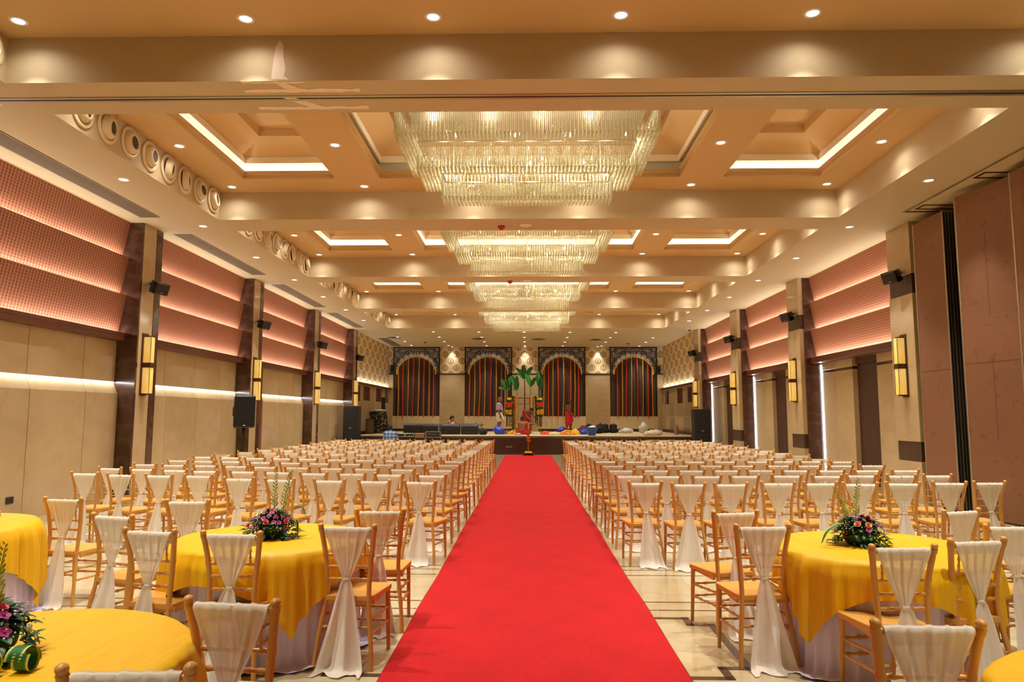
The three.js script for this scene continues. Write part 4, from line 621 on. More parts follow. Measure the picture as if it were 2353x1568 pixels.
// ---------------------------------------------------------------- stage
{
  const t = thing('stage_platform', 'low stage with dark brown front and cream deck at the hall end', 'stage', '', 0, 0, ZS);
  mesh('deck', cbox(-7.58, 7.58, HS - 0.03, HS, 0, ZB - ZS - 0.02, 0.004), M.deck, t);
  for (const [a, b] of [[-7.58, -2.06], [-2.05, 2.6], [2.61, 7.58]]) mesh('fascia', cbox(a, b, 0, HS - 0.05, 0.02, 0.3, 0.006), M.stageBrown, t);
  mesh('edge_strip', cbox(-7.58, 7.58, HS - 0.05, HS - 0.028, -0.012, 0.05, 0.004), M.black, t);
  mesh('edge_trim', cbox(-7.58, 7.58, HS - 0.085, HS - 0.055, 0.0, 0.03, 0.004), flat(0x8d7458, 0.35), t);
  const s = mesh('socket_plate', cbox(-0.91, -0.64, 0.3, 0.37, 0.012, 0.02, 0.003), flat(0x8d8378, 0.4), t);
  for (const x of [-0.85, -0.775, -0.7]) mesh('outlet', cbox(x - 0.025, x + 0.025, 0.315, 0.355, 0.009, 0.013, 0.002), flat(0x5a524a, 0.5), s);
}
for (const [x0, x1, l] of [[-7.05, -5.8, 'step before the stage beside the left black tower loudspeaker'], [5.1, 6.9, 'step before the stage beside the right black tower loudspeaker']]) { const t = thing('stage_step', l, 'step', 'wood steps before the stage', (x0 + x1) / 2, 0, 30.9), w = (x1 - x0) / 2; mesh('tread', cbox(-w, w, 0.62, 0.66, -0.15, 0.46, 0.006), flat(0x8a6848, 0.4), t); mesh('riser', cbox(-w + 0.02, w - 0.02, 0, 0.62, -0.1, 0.44, 0.006), M.stageBrown, t); mesh('nosing', cbox(-w, w, 0.6, 0.62, -0.17, -0.13, 0.004), M.alu, t); }
function towerSpeaker(x, z, h, w, label) { const t = thing('tower_speaker', label, 'loudspeaker', 'tower loudspeakers', x, 0, z); mesh('cabinet', cbox(-w / 2, w / 2, 0.02, h, 0, 0.6, 0.012), M.black, t); for (const [a, b] of [[0.06, 0.98], [1.02, h - 0.04]]) mesh('grille', cbox(-w / 2 + 0.03, w / 2 - 0.03, a, b, -0.014, 0.002, 0.01), flat(0x1c1512, 0.8), t); mesh('badge', cbox(-0.05, 0.05, h - 0.92, h - 0.88, -0.018, -0.012, 0.002), M.alu, t); for (const sx of [-1, 1]) mesh('foot', cbox(sx * (w / 2 - 0.08) - 0.03, sx * (w / 2 - 0.08) + 0.03, 0, 0.02, 0.05, 0.55), M.black, t); }
towerSpeaker(-7.42, 30.05, 2.06, 0.62, 'tall black tower loudspeaker left of the stage, before the leaning mattress'); towerSpeaker(7.3, 30.05, 1.97, 0.66, 'tall black tower loudspeaker right of the stage, by the blue-white light strip');
{ // PA loudspeaker on a pole
  const t = thing('speaker_stand', 'black tripod pole stand carrying the loudspeaker by the second left pilaster', 'stand', '', -7.03, 0, 17.7);
  mesh('pole', sweep([[0, 0.3, 0], [0, 1.36, 0]], 0.019, 10), M.black, t); mesh('collar', lathe([[0.0004, 1.36], [0.045, 1.36], [0.045, 1.22], [0.022, 1.2]], 14), M.black, t); mesh('hub', lathe([[0.024, 0.5], [0.04, 0.5], [0.04, 0.36], [0.024, 0.36]], 12), M.black, t);
  for (let k = 0; k < 3; k++) { const a = k * 2.094 + 0.5; mesh('leg', sweep([[0, 0.45, 0], [0.42 * Math.cos(a), 0.01, 0.42 * Math.sin(a)]], 0.013, 8), M.black, t); mesh('brace', sweep([[0, 0.18, 0], [0.2 * Math.cos(a), 0.23, 0.2 * Math.sin(a)]], 0.009, 6), M.black, t); } mesh('pole', sweep([[0, 0.15, 0], [0, 0.4, 0]], 0.014, 8), M.black, t);
  const s = thing('pa_speaker', 'black portable loudspeaker on the tripod stand beside the left wall', 'loudspeaker', '', -7.03, 1.36, 17.7, 0.42);
  mesh('cabinet', new RoundedBoxGeometry(0.5, 0.8, 0.4, 3, 0.05).translate(0, 0.405, 0), M.blackGloss, s); mesh('grille', new RoundedBoxGeometry(0.45, 0.74, 0.03, 2, 0.014).translate(0, 0.405, 0.2), flat(0x181514, 0.85), s); mesh('handle', cbox(-0.27, -0.24, 0.3, 0.52, -0.08, 0.08, 0.01), M.black, s); mesh('badge', cbox(-0.03, 0.03, 0.06, 0.075, -0.222, -0.214, 0.002), M.alu, s);
}
// ---------------------------------------------------------------- jali arches, LED glow, marigold garlands
const panelX = (u) => -7.569 + (u - 905) * 0.024652;
const G8 = [[917.6, 928.5, 940, 952.7, 964.8, 976.3, 988.4, 998], [1081.3, 1092.5, 1104, 1116.6, 1130.4, 1142.1, 1153.6, 1163], [1251.4, 1261.6, 1271.8, 1283, 1295.5, 1312.1, 1321.4, 1329.8], [1417.6, 1429.5, 1438.6, 1450.3, 1463.2, 1476, 1487.7, 1496.6]].map((a) => a.map(panelX));
const GC = [['yellow', 'orange', 'yellow', 'red', 'yellow', 'orange', 'yellow', 'orange'], ['orange', 'yellow', 'orange', 'yellow', 'red', 'yellow', 'red', 'yellow'], ['yellow', 'orange', 'yellow', 'orange', 'yellow', 'orange', 'yellow', 'orange'], ['red', 'yellow', 'red', 'yellow', 'red', 'yellow', 'red', 'yellow']];
const MG = { yellow: [flat(0xe0a624, 0.8), flat(0xd8b33a, 0.8)], orange: [flat(0xe8561c, 0.8), flat(0xd9481c, 0.8)], red: [flat(0xd02e22, 0.8), flat(0xc23a24, 0.8)], bright: [flat(0xf5c414, 0.8), flat(0xf0cf20, 0.8)], green: [flat(0x24551e, 0.7), flat(0x1a4018, 0.7)], maroon: [flat(0x4a0d1e, 0.8)] };
const petalBall = (r) => { const g = new THREE.IcosahedronGeometry(r, 1), p = g.attributes.position; for (let i = 0; i < p.count; i++) { const h = hash(Math.round(p.getX(i) * 9999), Math.round(p.getY(i) * 9999), Math.round(p.getZ(i) * 9999)); const k = 0.82 + 0.36 * h; p.setXYZ(i, p.getX(i) * k, p.getY(i) * 0.85 * k, p.getZ(i) * k); } g.computeVertexNormals(); return g; };
const PB = plain(petalBall(0.04));
const alongPts = (pts, r, step, jit = 0.006) => { const c = new THREE.CatmullRomCurve3(pts.map(vec)), L = c.getLength(), n = Math.max(2, Math.round(L / step)), g = []; for (let i = 0; i <= n; i++) { const p = c.getPointAt(i / n), b = PB.clone(); b.scale(r / 0.04 * rr(0.85, 1.12), r / 0.04 * rr(0.85, 1.1), r / 0.04 * rr(0.85, 1.12)); b.rotateY(rr(0, 6)); b.rotateZ(rr(-0.4, 0.4)); b.translate(p.x + rr(-jit, jit), p.y, p.z + rr(-jit, jit)); g.push(b); } return mergeGeometries(g); };
const bar = (x0, x1, y0, y1, z0, z1) => cbox(x0, x1, y0, y1, z0, z1, 0.004);
M.spandrel = flat(0xa89c97, 0.8); M.archLed = std({ color: 0xffffff, emissive: new THREE.Color(1, 0.97, 0.95), emissiveIntensity: 12, roughness: 1 });
PAN.forEach(([a, b], i) => {
  const cx = (a + b) / 2, W = 1.1, y0 = 4.06, rise = 0.98, hw = (b - a) / 2;
  const archY = (x) => { const q = Math.max(0, 1 - (x / W) ** 2); return y0 + rise * q ** 0.52; };
  const pnlName = `${ORD[i + 1]} brown stage panel`;
  const t = thing('jali_arch', `black filigree arch screen over the ${pnlName}`, 'screen', 'filigree arches on the stage wall', cx, 0, ZB - 0.07);
  // pale backing with the arch cut out
  const sh = new THREE.Shape(); sh.moveTo(-hw, C1); sh.lineTo(-hw, y0); sh.lineTo(-W, y0); for (let k = 0; k <= 40; k++) { const x = -W + 2 * W * k / 40; sh.lineTo(x, archY(x)); } sh.lineTo(hw, y0); sh.lineTo(hw, C1); sh.closePath();
  const bk = new THREE.ExtrudeGeometry(sh, { depth: 0.01, bevelEnabled: false }); bk.translate(0, 0, -0.03); mesh('backing', bk, M.spandrel, t);
  const K = (g) => mesh('bar', g, M.black, t);
  for (const [x0, x1, ya, yb] of [[-hw, -hw + 0.06, y0, C1], [hw - 0.06, hw, y0, C1], [-hw, hw, C1 - 0.06, C1], [-hw, -W + 0.02, y0 - 0.03, y0 + 0.03], [W - 0.02, hw, y0 - 0.03, y0 + 0.03]]) K(bar(x0, x1, ya, yb, -0.03, 0.02));
  const tube = (pts, r = 0.018) => K(sweep(pts, r, 5));
  const arc = []; for (let k = 0; k <= 36; k++) { const x = -W + 2 * W * k / 36; arc.push([x, archY(x) + 0.005, 0.06]); } tube(arc, 0.02);
  for (let k = 1; k < 12; k++) {                                    // scallops along the arch
    const th = Math.PI * (k / 12), x = -W * Math.cos(th), y = y0 + rise * Math.sin(th) ** 1.05, nx = -Math.cos(th) * 0.85, ny = Math.sin(th), r = 0.15, p = [];
    for (let q = 0; q <= 8; q++) { const f = Math.PI * (q / 8), ex = Math.cos(f) * r, ey = Math.sin(f) * 0.16 + 0.13; p.push([x + ny * ex + nx * ey, y - nx * ex * 0.9 + ny * ey, 0.02]); } tube(p, 0.016);
    tube([[x + ny * r, y - nx * r * 0.9 + 0.02, 0.02], [x + ny * r + nx * 0.14, y - nx * r * 0.9 + ny * 0.14, 0.02]], 0.014);
  }
  for (const s of [-1, 1]) {                                         // square meanders and scrolls in the corners
    const P = (pts, r = 0.016) => tube(pts.map(([x, y]) => [s * x, y, 0.02]), r);
    const seg = (x0, y_0, x1, y_1) => { const A = s * x0, B = s * x1; K(bar(Math.min(A, B) - 0.015, Math.max(A, B) + 0.015, Math.min(y_0, y_1) - 0.015, Math.max(y_0, y_1) + 0.015, -0.028, 0)); };
    seg(0.16, 5.46, 0.16, 5.28); seg(0.16, 5.28, 0.3, 5.28); seg(0.3, 5.28, 0.3, 5.44); seg(0.3, 5.44, 1.05, 5.44); seg(1.05, 5.44, 1.05, 5.3); seg(1.05, 5.3, 1.2, 5.3);
    if (s > 0) { seg(-0.16, 5.46, 0.16, 5.46); seg(0, 5.05, 0, 5.3); }
    seg(1.2, 5.3, 1.2, 4.95); seg(1.2, 4.95, 1.08, 4.95); seg(1.08, 4.95, 1.08, 4.62); seg(1.08, 4.62, 1.26, 4.62); seg(0.95, 4.5, 1.26, 4.5); seg(1.0, 4.34, 1.26, 4.34); seg(1.18, 4.06, 1.18, 4.34); seg(1.14, 4.7, 1.14, 4.86);
    const scroll = (x, y, r, a0, n, dir) => { const p = []; for (let k = 0; k <= 22; k++) { const u = k / 22, ang = a0 + dir * u * n * 6.283, q = r * (1 - 0.75 * u); p.push([x + q * Math.cos(ang), y + q * Math.sin(ang)]); } P(p, 0.013); };
    scroll(0.62, 5.22, 0.15, 3.6, 1.1, -1); scroll(0.86, 5.1, 0.13, 1.2, 1.1, 1); scroll(0.95, 5.34, 0.07, 0, 1, 1); scroll(0.45, 5.34, 0.07, 2, 1, -1); scroll(0.98, 4.85, 0.1, 2.2, 1.1, -1);
    P([[0.4, 5.15], [0.55, 5.3], [0.75, 5.22], [0.95, 5.2], [1.05, 5.05]], 0.012);
    for (const [x, y] of [[0.62, 5.22], [1.02, 5.25], [1.2, 4.42]]) K(blob(0.035, 1, 1, 0.5, s * x, y, 0.02, 1));
  }
  const led = []; for (let k = 0; k <= 36; k++) { const th = Math.PI * k / 36; led.push([-(W + 0.005) * Math.cos(th), y0 + (rise + 0.005) * Math.sin(th) ** 1.04, 0.032]); } mesh('led_strip', sweep(led, 0.011, 5), M.archLed, t);
  // bright garland along the arch edge
  const gt = tag(mesh('arch_garland', alongPts(Array.from({ length: 25 }, (_, k) => { const th = Math.PI * k / 24, x = -W * 1.0 * Math.cos(th); return [cx + x, y0 - 0.03 + rise * Math.sin(th) ** 1.04, -(ZB - 0.125)]; }), 0.045, 0.062), MG.bright[0]), `bright yellow flower garland along the arch edge of the ${pnlName}`, 'garland', 'arch garlands');
  gt.userData.label = gt.userData.label.replace('bright ', '');
  G8[i].forEach((x, k) => { const top = archY(x - cx) - 0.06, yb = 1.58 + rr(-0.05, 0.05), c = GC[i][k]; tag(mesh('marigold_garland', alongPts([[x, top, -(ZB - 0.1)], [x + rr(-0.02, 0.02), (top + yb) / 2, -(ZB - 0.1)], [x - 0.02 + rr(-0.03, 0.03), yb, -(ZB - 0.1)]], c === 'yellow' ? 0.028 : 0.033, 0.046), MG[c][k % 2]), `${c} marigold garland, ${ORD[k + 1]} from the left on the ${pnlName}`, 'garland', 'hanging marigold garlands'); });
});
for (const [x, y, l] of [[-7.6, 4.1, 'small black loudspeaker on the rail beside the first filigree arch'], [7.36, 4.02, 'small black loudspeaker on the rail beside the fourth filigree arch']]) { const t = thing('stage_speaker', l, 'loudspeaker', '', x, y, ZB - 0.1); mesh('cabinet', new RoundedBoxGeometry(0.23, 0.42, 0.2, 2, 0.05).translate(0, 0.22, 0), M.blackGloss, t); mesh('grille', new RoundedBoxGeometry(0.19, 0.37, 0.02, 1, 0.008).translate(0, 0.22, 0.1), flat(0x151314, 0.85), t); mesh('shelf', cbox(-0.2, 0.2, -0.02, 0.0, -0.1, 0.12), M.black, t); }

// ---------------------------------------------------------------- things on the stage
const cabMat = [flat(0x15171a, 0.4), flat(0x1c1216, 0.4)];
function stageMonitor(x, z, w, h, m, label) { const t = thing('stage_monitor', label, 'loudspeaker', 'black floor monitors on the stage', x, HS, z); const s = new THREE.Shape(); s.moveTo(0, 0); s.lineTo(0.02, h * 0.6); s.quadraticCurveTo(0.04, h, 0.2, h); s.lineTo(0.34, h * 0.92); s.lineTo(0.5, 0.12); s.lineTo(0.5, 0); s.closePath(); const g = new THREE.ExtrudeGeometry(s, { depth: w - 0.04, bevelEnabled: true, bevelSize: 0.012, bevelThickness: 0.02, bevelSegments: 2 }); g.translate(-0.02, 0.012, -(w - 0.04) / 2); g.rotateY(Math.PI / 2); mesh('cabinet', g, cabMat[m], t); mesh('rear_panel', cbox(-w / 2 + 0.1, w / 2 - 0.1, 0.06, h * 0.5, -0.02, 0.0), M.black, t); for (const sx of [-1, 1]) mesh('handle', cbox(sx * (w / 2 - 0.001) - 0.008, sx * (w / 2 - 0.001) + 0.008, h * 0.3, h * 0.55, 0.15, 0.32, 0.006), M.black, t); }
stageMonitor(-5.53, 34.5, 0.83, 0.46, 0, 'first black floor monitor in the stage row, behind the silver-edged mixer case');
stageMonitor(-4.62, 34.5, 0.9, 0.45, 1, 'second black floor monitor in the stage row, behind the equipment rack');
stageMonitor(-3.54, 33.2, 0.86, 0.47, 1, 'third black floor monitor, in front of the seated bare-backed person');
stageMonitor(-2.65, 33.2, 0.8, 0.47, 0, 'fourth black floor monitor, next to the small black bag');
{
  const t = thing('flight_case', 'black flight case under the equipment rack before the stage', 'case', '', -4.0, 0, 30.55); mesh('body', cbox(-0.36, 0.36, 0, 0.74, 0, 0.5, 0.01), M.black, t); for (const x of [-0.35, 0.35]) mesh('edge_rail', cbox(x - 0.015, x + 0.015, 0, 0.745, -0.006, 0.02, 0.004), M.alu, t);
  const r = thing('equipment_rack', 'open equipment rack with silver frame before the stage', 'rack', '', -4.0, 0.746, 30.55); mesh('body', cbox(-0.3, 0.3, 0.01, 0.25, 0.02, 0.48, 0.006), M.black, r); mesh('frame', ringGeo(-0.32, 0.32, 0, 0.27, -0.295, 0.295, 0.025, 0.245, 0, 0.02).rotateX(Math.PI / 2), M.alu, r); for (const [x, y] of [[-0.2, 0.16], [-0.12, 0.16], [0.02, 0.14], [0.08, 0.14], [0.2, 0.12]]) { const k = lathe([[0.0004, 0.02], [0.014, 0.018], [0.016, 0]], 10); k.rotateX(Math.PI / 2); k.translate(x, y, 0); mesh('knob', k, M.alu, r); } mesh('faceplate', cbox(-0.28, 0.28, 0.05, 0.22, 0.0, 0.02), flat(0x252a2c, 0.4), r);
  const b = thing('water_bottle', 'clear plastic water bottle on the equipment rack', 'bottle', '', -3.78, 1.017, 30.75); mesh('body', lathe([[0.0004, 0], [0.033, 0.002], [0.034, 0.12], [0.03, 0.14], [0.012, 0.18], [0.012, 0.19]], 16), phy({ color: 0xbfe0d8, roughness: 0.1, transmission: 0.8, thickness: 0 }), b); mesh('cap', lathe([[0.0004, 0.208], [0.014, 0.206], [0.014, 0.19]], 12), flat(0xdfe8ea, 0.4), b);
  const m = thing('mixer_case', 'low silver-edged mixer case before the stage, beside the person in checked shirt', 'case', '', -5.18, 0, 30.45); mesh('body', cbox(-0.37, 0.37, 0, 0.8, 0, 0.5, 0.01), M.black, m); mesh('lid_rail', cbox(-0.38, 0.38, 0.78, 0.81, -0.01, 0.51, 0.005), M.alu, m); mesh('lid_rail', cbox(-0.38, 0.38, 0.9, 0.93, -0.01, 0.51, 0.005), M.alu, m); mesh('lid', cbox(-0.365, 0.365, 0.81, 0.9, 0, 0.5, 0.004), M.black, m); for (const x of [-0.37, 0.37]) mesh('corner', cbox(x - 0.012, x + 0.012, 0.79, 0.92, -0.012, 0.01, 0.003), M.alu, m); mesh('latch', cbox(-0.04, 0.04, 0.8, 0.91, -0.018, -0.008, 0.003), M.alu, m);
  const w = thing('wooden_crate', 'small brown wooden box between mixer case and equipment rack', 'box', '', -4.57, 0, 30.5); mesh('base', cbox(-0.19, 0.19, 0, 0.74, 0, 0.4, 0.006), M.black, w); mesh('box', cbox(-0.2, 0.2, 0.74, 0.9, 0, 0.4, 0.008), flat(0x8a5a38, 0.6), w); mesh('lid', cbox(-0.205, 0.205, 0.9, 0.93, -0.005, 0.405, 0.006), flat(0xb0855a, 0.6), w);
}
function softBag(name, label, cat, x, z, w, h, d, mat, s, neck = 0, group) { const g = new THREE.IcosahedronGeometry(1, 6), p = g.attributes.position; for (let i = 0; i < p.count; i++) { let X = p.getX(i), Y = p.getY(i), Z = p.getZ(i); const n = 0.10 * Math.sin(5 * X + s) * Math.cos(4 * Z + s * 2) + 0.07 * Math.sin(9 * Y + 7 * X + s) + 0.04 * Math.sin(17 * X + 13 * Z + s); const f = 1 + n; X *= f; Z *= f; Y = Y < -0.55 ? -0.55 + (Y + 0.55) * 0.1 : Y; const t = (Y + 0.6) / 1.6; const k = neck ? 1 - neck * SM(0.45, 1, t) : 1; p.setXYZ(i, X * w / 2 * k + (neck ? s * 0.03 * t : 0), (Y + 0.595) / 1.6 * h * (1 + 0.5 * n), Z * d / 2 * k); } const m = mesh(name, mergeVertices(new THREE.BufferGeometry().setAttribute('position', p)), mat); m.geometry.computeVertexNormals(); m.position.set(x, HS + 0.002, -z); return tag(m, label, cat, group); }
const blueBag = phy({ color: 0x1040c8, roughness: 0.3, side: THREE.DoubleSide, clearcoat: 0.3 }), darkBlue = phy({ color: 0x10249a, roughness: 0.3, clearcoat: 0.3 }), plasticM = phy({ color: 0xe9e4da, roughness: 0.25, transmission: 0.35, thickness: 0 }), blackFab = flat(0x0e0d0f, 0.75);
softBag('plastic_bag', 'bright blue plastic bag with a tall twisted neck beside the standing man', 'bag', -1.27, 33.8, 0.5, 0.45, 0.4, blueBag, -5.5, 0.75, 'blue bags');
softBag('plastic_bag', 'dark blue plastic bag behind the feet of the standing priest', 'bag', 1.6, 34.9, 0.5, 0.36, 0.35, darkBlue, 4, 0.6, 'blue bags');
softBag('plastic_bag', 'bright blue bag between the yellow flowers and the blue tub', 'bag', 2.62, 33.9, 0.5, 0.26, 0.4, blueBag, 2, 0.2, 'blue bags');
softBag('plastic_bag', 'dark blue bag behind the yellow flower heap, beside the brown bundle', 'bag', 2.3, 34.8, 0.4, 0.24, 0.3, darkBlue, 1, 0.2, 'blue bags');
softBag('cloth_bundle', 'brown patterned cloth bundle by the back wall of the stage', 'bundle', 2.72, 36.0, 0.45, 0.4, 0.4, flat(0x6a2c1e, 0.8), 3, 0.3);
softBag('travel_bag', 'black bag beside the brown cloth bundle', 'bag', 3.05, 36.2, 0.55, 0.48, 0.4, blackFab, 2, 0.45, 'black bags');
softBag('travel_bag', 'black bag behind the blue tub', 'bag', 3.5, 35.8, 0.6, 0.5, 0.4, blackFab, 5, 0.3, 'black bags');
softBag('travel_bag', 'small black bag next to the fourth floor monitor', 'bag', -2.03, 33.0, 0.38, 0.3, 0.3, blackFab, 1, 0.05, 'black bags');
for (const [x, l] of [[4.0, 'black backpack against the papered pillar, nearer the blue tub'], [4.43, 'black backpack against the papered pillar, nearer the plastic sheets']]) { const t = thing('backpack', l, 'backpack', 'black backpacks', x, HS, 37.0); mesh('body', new RoundedBoxGeometry(0.38, 0.46, 0.22, 4, 0.09).translate(0, 0.23, 0), blackFab, t); mesh('pocket', new RoundedBoxGeometry(0.28, 0.2, 0.08, 3, 0.035).translate(0, 0.14, 0.12), blackFab, t); mesh('carry_loop', sweep([[-0.04, 0.455, 0], [-0.03, 0.5, 0], [0.03, 0.5, 0], [0.04, 0.455, 0]], 0.009, 6), blackFab, t); mesh('badge', cbox(-0.015, 0.015, 0.3, 0.32, -0.116, -0.108), M.alu, t); for (const s of [-1, 1]) mesh('side_pocket', new RoundedBoxGeometry(0.07, 0.18, 0.14, 2, 0.03).translate(s * 0.2, 0.1, 0), blackFab, t); }
softBag('plastic_sheet', 'crumpled clear plastic beside the backpacks', 'plastic', 5.02, 37.0, 0.75, 0.26, 0.45, plasticM, 3, 0.4, 'crumpled plastic');
softBag('plastic_sheet', 'tall gathered clear plastic bag with a dark knot by the fourth panel', 'plastic', 5.95, 37.0, 0.46, 0.62, 0.4, plasticM, 1, 0.75, 'crumpled plastic');
softBag('rice_sack', 'pale cloth sack slumped at the stage edge', 'sack', 5.62, 32.4, 0.82, 0.26, 0.5, flat(0xdcc8ae, 0.8), 4, 0.2);
{ const t = thing('plastic_tub', 'blue plastic tub at the front edge of the stage', 'tub', '', 2.88, HS, 32.0); mesh('bowl', new THREE.LatheGeometry([[0.0004, 0.01], [0.15, 0.012], [0.165, 0], [0.24, 0.36], [0.262, 0.372], [0.262, 0.36], [0.25, 0.352], [0.232, 0.352], [0.155, 0.03], [0.0004, 0.03]].map((p) => new THREE.Vector2(...p)), 32), flat(0x0d4a9a, 0.35, { side: THREE.DoubleSide }), t); for (const s of [-1, 1]) mesh('handle', new THREE.TorusGeometry(0.05, 0.01, 6, 12, Math.PI).rotateZ(-s * Math.PI / 2).translate(s * 0.255, 0.33, 0), flat(0x0d4a9a, 0.35), t); softBag('plastic_wrap', 'white wrap sticking out of the blue tub', 'wrap', 2.86, 32.0, 0.34, 0.14, 0.3, flat(0xe8e4dc, 0.5), 2, 0.3).position.y = HS + 0.3; }
{ const t = thing('gas_cylinder', 'pinkish metal gas cylinder by the right stage wall', 'cylinder', '', 7.03, HS, 34.0); mesh('body', lathe([[0.0004, 0], [0.1, 0.0], [0.105, 0.02], [0.105, 0.34], [0.08, 0.4], [0.035, 0.42], [0.0004, 0.42]], 24), flat(0xb08272, 0.4, { metalness: 0.4 }), t); mesh('valve', lathe([[0.0004, 0.5], [0.018, 0.49], [0.02, 0.42]], 12), M.brass, t); mesh('collar', new THREE.TorusGeometry(0.055, 0.008, 6, 16).rotateX(Math.PI / 2).translate(0, 0.46, 0), M.alu, t); }
// mattress leaning on the side wall
{ const t = thing('mattress', 'dark patterned mattress standing against the side wall of the stage', 'mattress', '', -7.13, HS, 35.3, 0.12); const pat = std({ map: tex(256, 256, (u, v) => { const n = fbm(u, v, 14, 14, 101, 3), l = Math.abs((v * 5 % 1) - 0.5) > 0.46 ? 1 : 0; return mix(mix(hex(0x24261f), hex(0x8a8670), SM(0.42, 0.6, n)), hex(0x1a1a16), l); }, 1, 1), roughness: 0.9 }); const g = new RoundedBoxGeometry(0.62, 1.1, 0.3, 3, 0.06).translate(0.06, 0.55, 0); g.applyMatrix4(new THREE.Matrix4().makeShear(0, 0, -0.16, 0, 0, 0)); mesh('front', metreUV(g.toNonIndexed()), pat, t); const s = new RoundedBoxGeometry(0.3, 1.08, 0.28, 3, 0.05).translate(-0.36, 0.54, 0.02); s.applyMatrix4(new THREE.Matrix4().makeShear(0, 0, -0.1, 0, 0, 0)); mesh('fold', metreUV(s.toNonIndexed()), std({ map: tex(128, 128, (u, v) => mix(hex(0x141412), hex(0x6a6460), SM(0.5, 0.62, fbm(u, v, 9, 9, 111, 3))), 0.6, 0.6), roughness: 0.9 }), t); mesh('sheet', new THREE.IcosahedronGeometry(0.3, 2).scale(1, 0.18, 0.4).translate(-0.12, 1.12, 0), flat(0xd8cbb0, 0.9), t); }
{ const t = thing('leaning_board', 'dark framed board leaning behind the left tower loudspeaker', 'board', '', -7.45, HS, 34.0); mesh('frame', ringGeo(-0.2, 0.2, 0, 0.72, -0.16, 0.16, 0.05, 0.68, 0, 0.03).rotateX(Math.PI / 2), M.stageBrown, t); mesh('pane', cbox(-0.17, 0.17, 0.04, 0.69, 0.005, 0.02), flat(0x6a5a48, 0.2), t); }
// brass lamps behind the monitors
const lampProfile = [[0.0004, 0.34], [0.006, 0.33], [0.012, 0.3], [0.006, 0.27], [0.075, 0.245], [0.08, 0.235], [0.02, 0.215], [0.012, 0.18], [0.02, 0.16], [0.01, 0.12], [0.014, 0.06], [0.05, 0.025], [0.075, 0.0]];
for (const [x, l] of [[-2.53, 'small brass oil lamp behind the fourth monitor, nearer the monitor'], [-2.27, 'small brass oil lamp behind the fourth monitor, nearer the standing man']]) { const t = thing('oil_lamp', l, 'oil lamp', 'small brass oil lamps', x, HS, 35.8); mesh('stem', lathe(lampProfile.slice(5), 20), M.brass, t); mesh('finial', lathe(lampProfile.slice(0, 4), 14), M.brass, t); mesh('oil_dish', lathe(lampProfile.slice(3, 7), 20), M.brass, t); t.scale.setScalar(1.7); }
// tall brass lamp with flowers at the end of the carpet
{ const t = thing('standing_oil_lamp', 'tall brass oil lamp wound with orange flowers at the end of the carpet', 'oil lamp', '', 0.06, 0.011, 30.75);
  mesh('base', lathe([[0.0004, 0.06], [0.1, 0.055], [0.2, 0.03], [0.24, 0.0], [0.0004, 0]], 28), M.brass, t); mesh('tray', lathe([[0.0004, 0.075], [0.2, 0.07], [0.27, 0.095], [0.28, 0.09], [0.21, 0.06], [0.0004, 0.06]], 28), M.brass, t);
  mesh('stem', lathe([[0.03, 0.08], [0.05, 0.12], [0.02, 0.2], [0.035, 0.32], [0.018, 0.42], [0.04, 0.52], [0.018, 0.62], [0.035, 0.74], [0.018, 0.84], [0.04, 0.95], [0.016, 1.02]], 18), M.brass, t); mesh('oil_dish', lathe([[0.016, 1.02], [0.09, 1.06], [0.1, 1.075], [0.02, 1.08], [0.014, 1.16]], 20), M.brass, t); mesh('finial', lathe([[0.014, 1.14], [0.03, 1.18], [0.012, 1.24], [0.022, 1.28], [0.0004, 1.36]], 14), flat(0xd8c8a0, 0.4), t);
  mesh('flower_ring', alongPts(Array.from({ length: 13 }, (_, k) => [0.12 * Math.cos(k / 12 * 6.283), 0.12, 0.12 * Math.sin(k / 12 * 6.283)]), 0.05, 0.06), MG.bright[0], t);
  mesh('flower_coil', alongPts(Array.from({ length: 26 }, (_, k) => [0.06 * Math.cos(k * 1.1), 0.6 + k * 0.018, 0.06 * Math.sin(k * 1.1)]), 0.035, 0.06), MG.orange[0], t); }
// heaps of loose flowers, each nobody would count
function heap(name, label, x, z, w, h, d, cols, n) { const t = thing(name, label, 'flowers', 'flower heaps on the stage', x, HS, z); cols.forEach(([m, share]) => { const g = []; for (let k = 0; k < n * share; k++) { const a = rr(0, 6.283), q = Math.sqrt(rnd()); const b = PB.clone(); b.scale(rr(0.8, 1.2), rr(0.8, 1.1), rr(0.8, 1.2)); b.rotateY(rr(0, 6)); b.translate(w / 2 * q * Math.cos(a), Math.max(0.03, h * (1 - q * q) * rr(0.75, 1.05)), d / 2 * q * Math.sin(a)); g.push(b); } mesh('loose_blossoms', mergeGeometries(g), m, t).userData.kind = 'stuff'; }); { const g = blob(1, w / 2 * 0.9, h * 0.8, d / 2 * 0.9, 0, 0, 0, 2), p = g.attributes.position; for (let i = 0; i < p.count; i++) p.setY(i, Math.max(0.002, p.getY(i))); mesh('mound', g, cols[0][0], t); }; }
heap('flower_heap', 'orange marigold heap on the stage beside the white box', 0.86, 33.6, 0.46, 0.14, 0.4, [[MG.orange[0], 1]], 110);
heap('flower_heap', 'cream flower heap between the orange and yellow ones', 1.32, 33.5, 0.62, 0.11, 0.4, [[flat(0xd9cf9a, 0.8), 1]], 120);
heap('flower_heap', 'yellow and orange marigold heap, the largest on the stage', 1.86, 33.5, 0.8, 0.2, 0.5, [[MG.yellow[0], 0.7], [MG.orange[0], 0.3]], 220);
heap('flower_heap', 'bright yellow flower heap beside the blue bag', 2.22, 33.7, 0.5, 0.25, 0.4, [[MG.bright[0], 1]], 130);
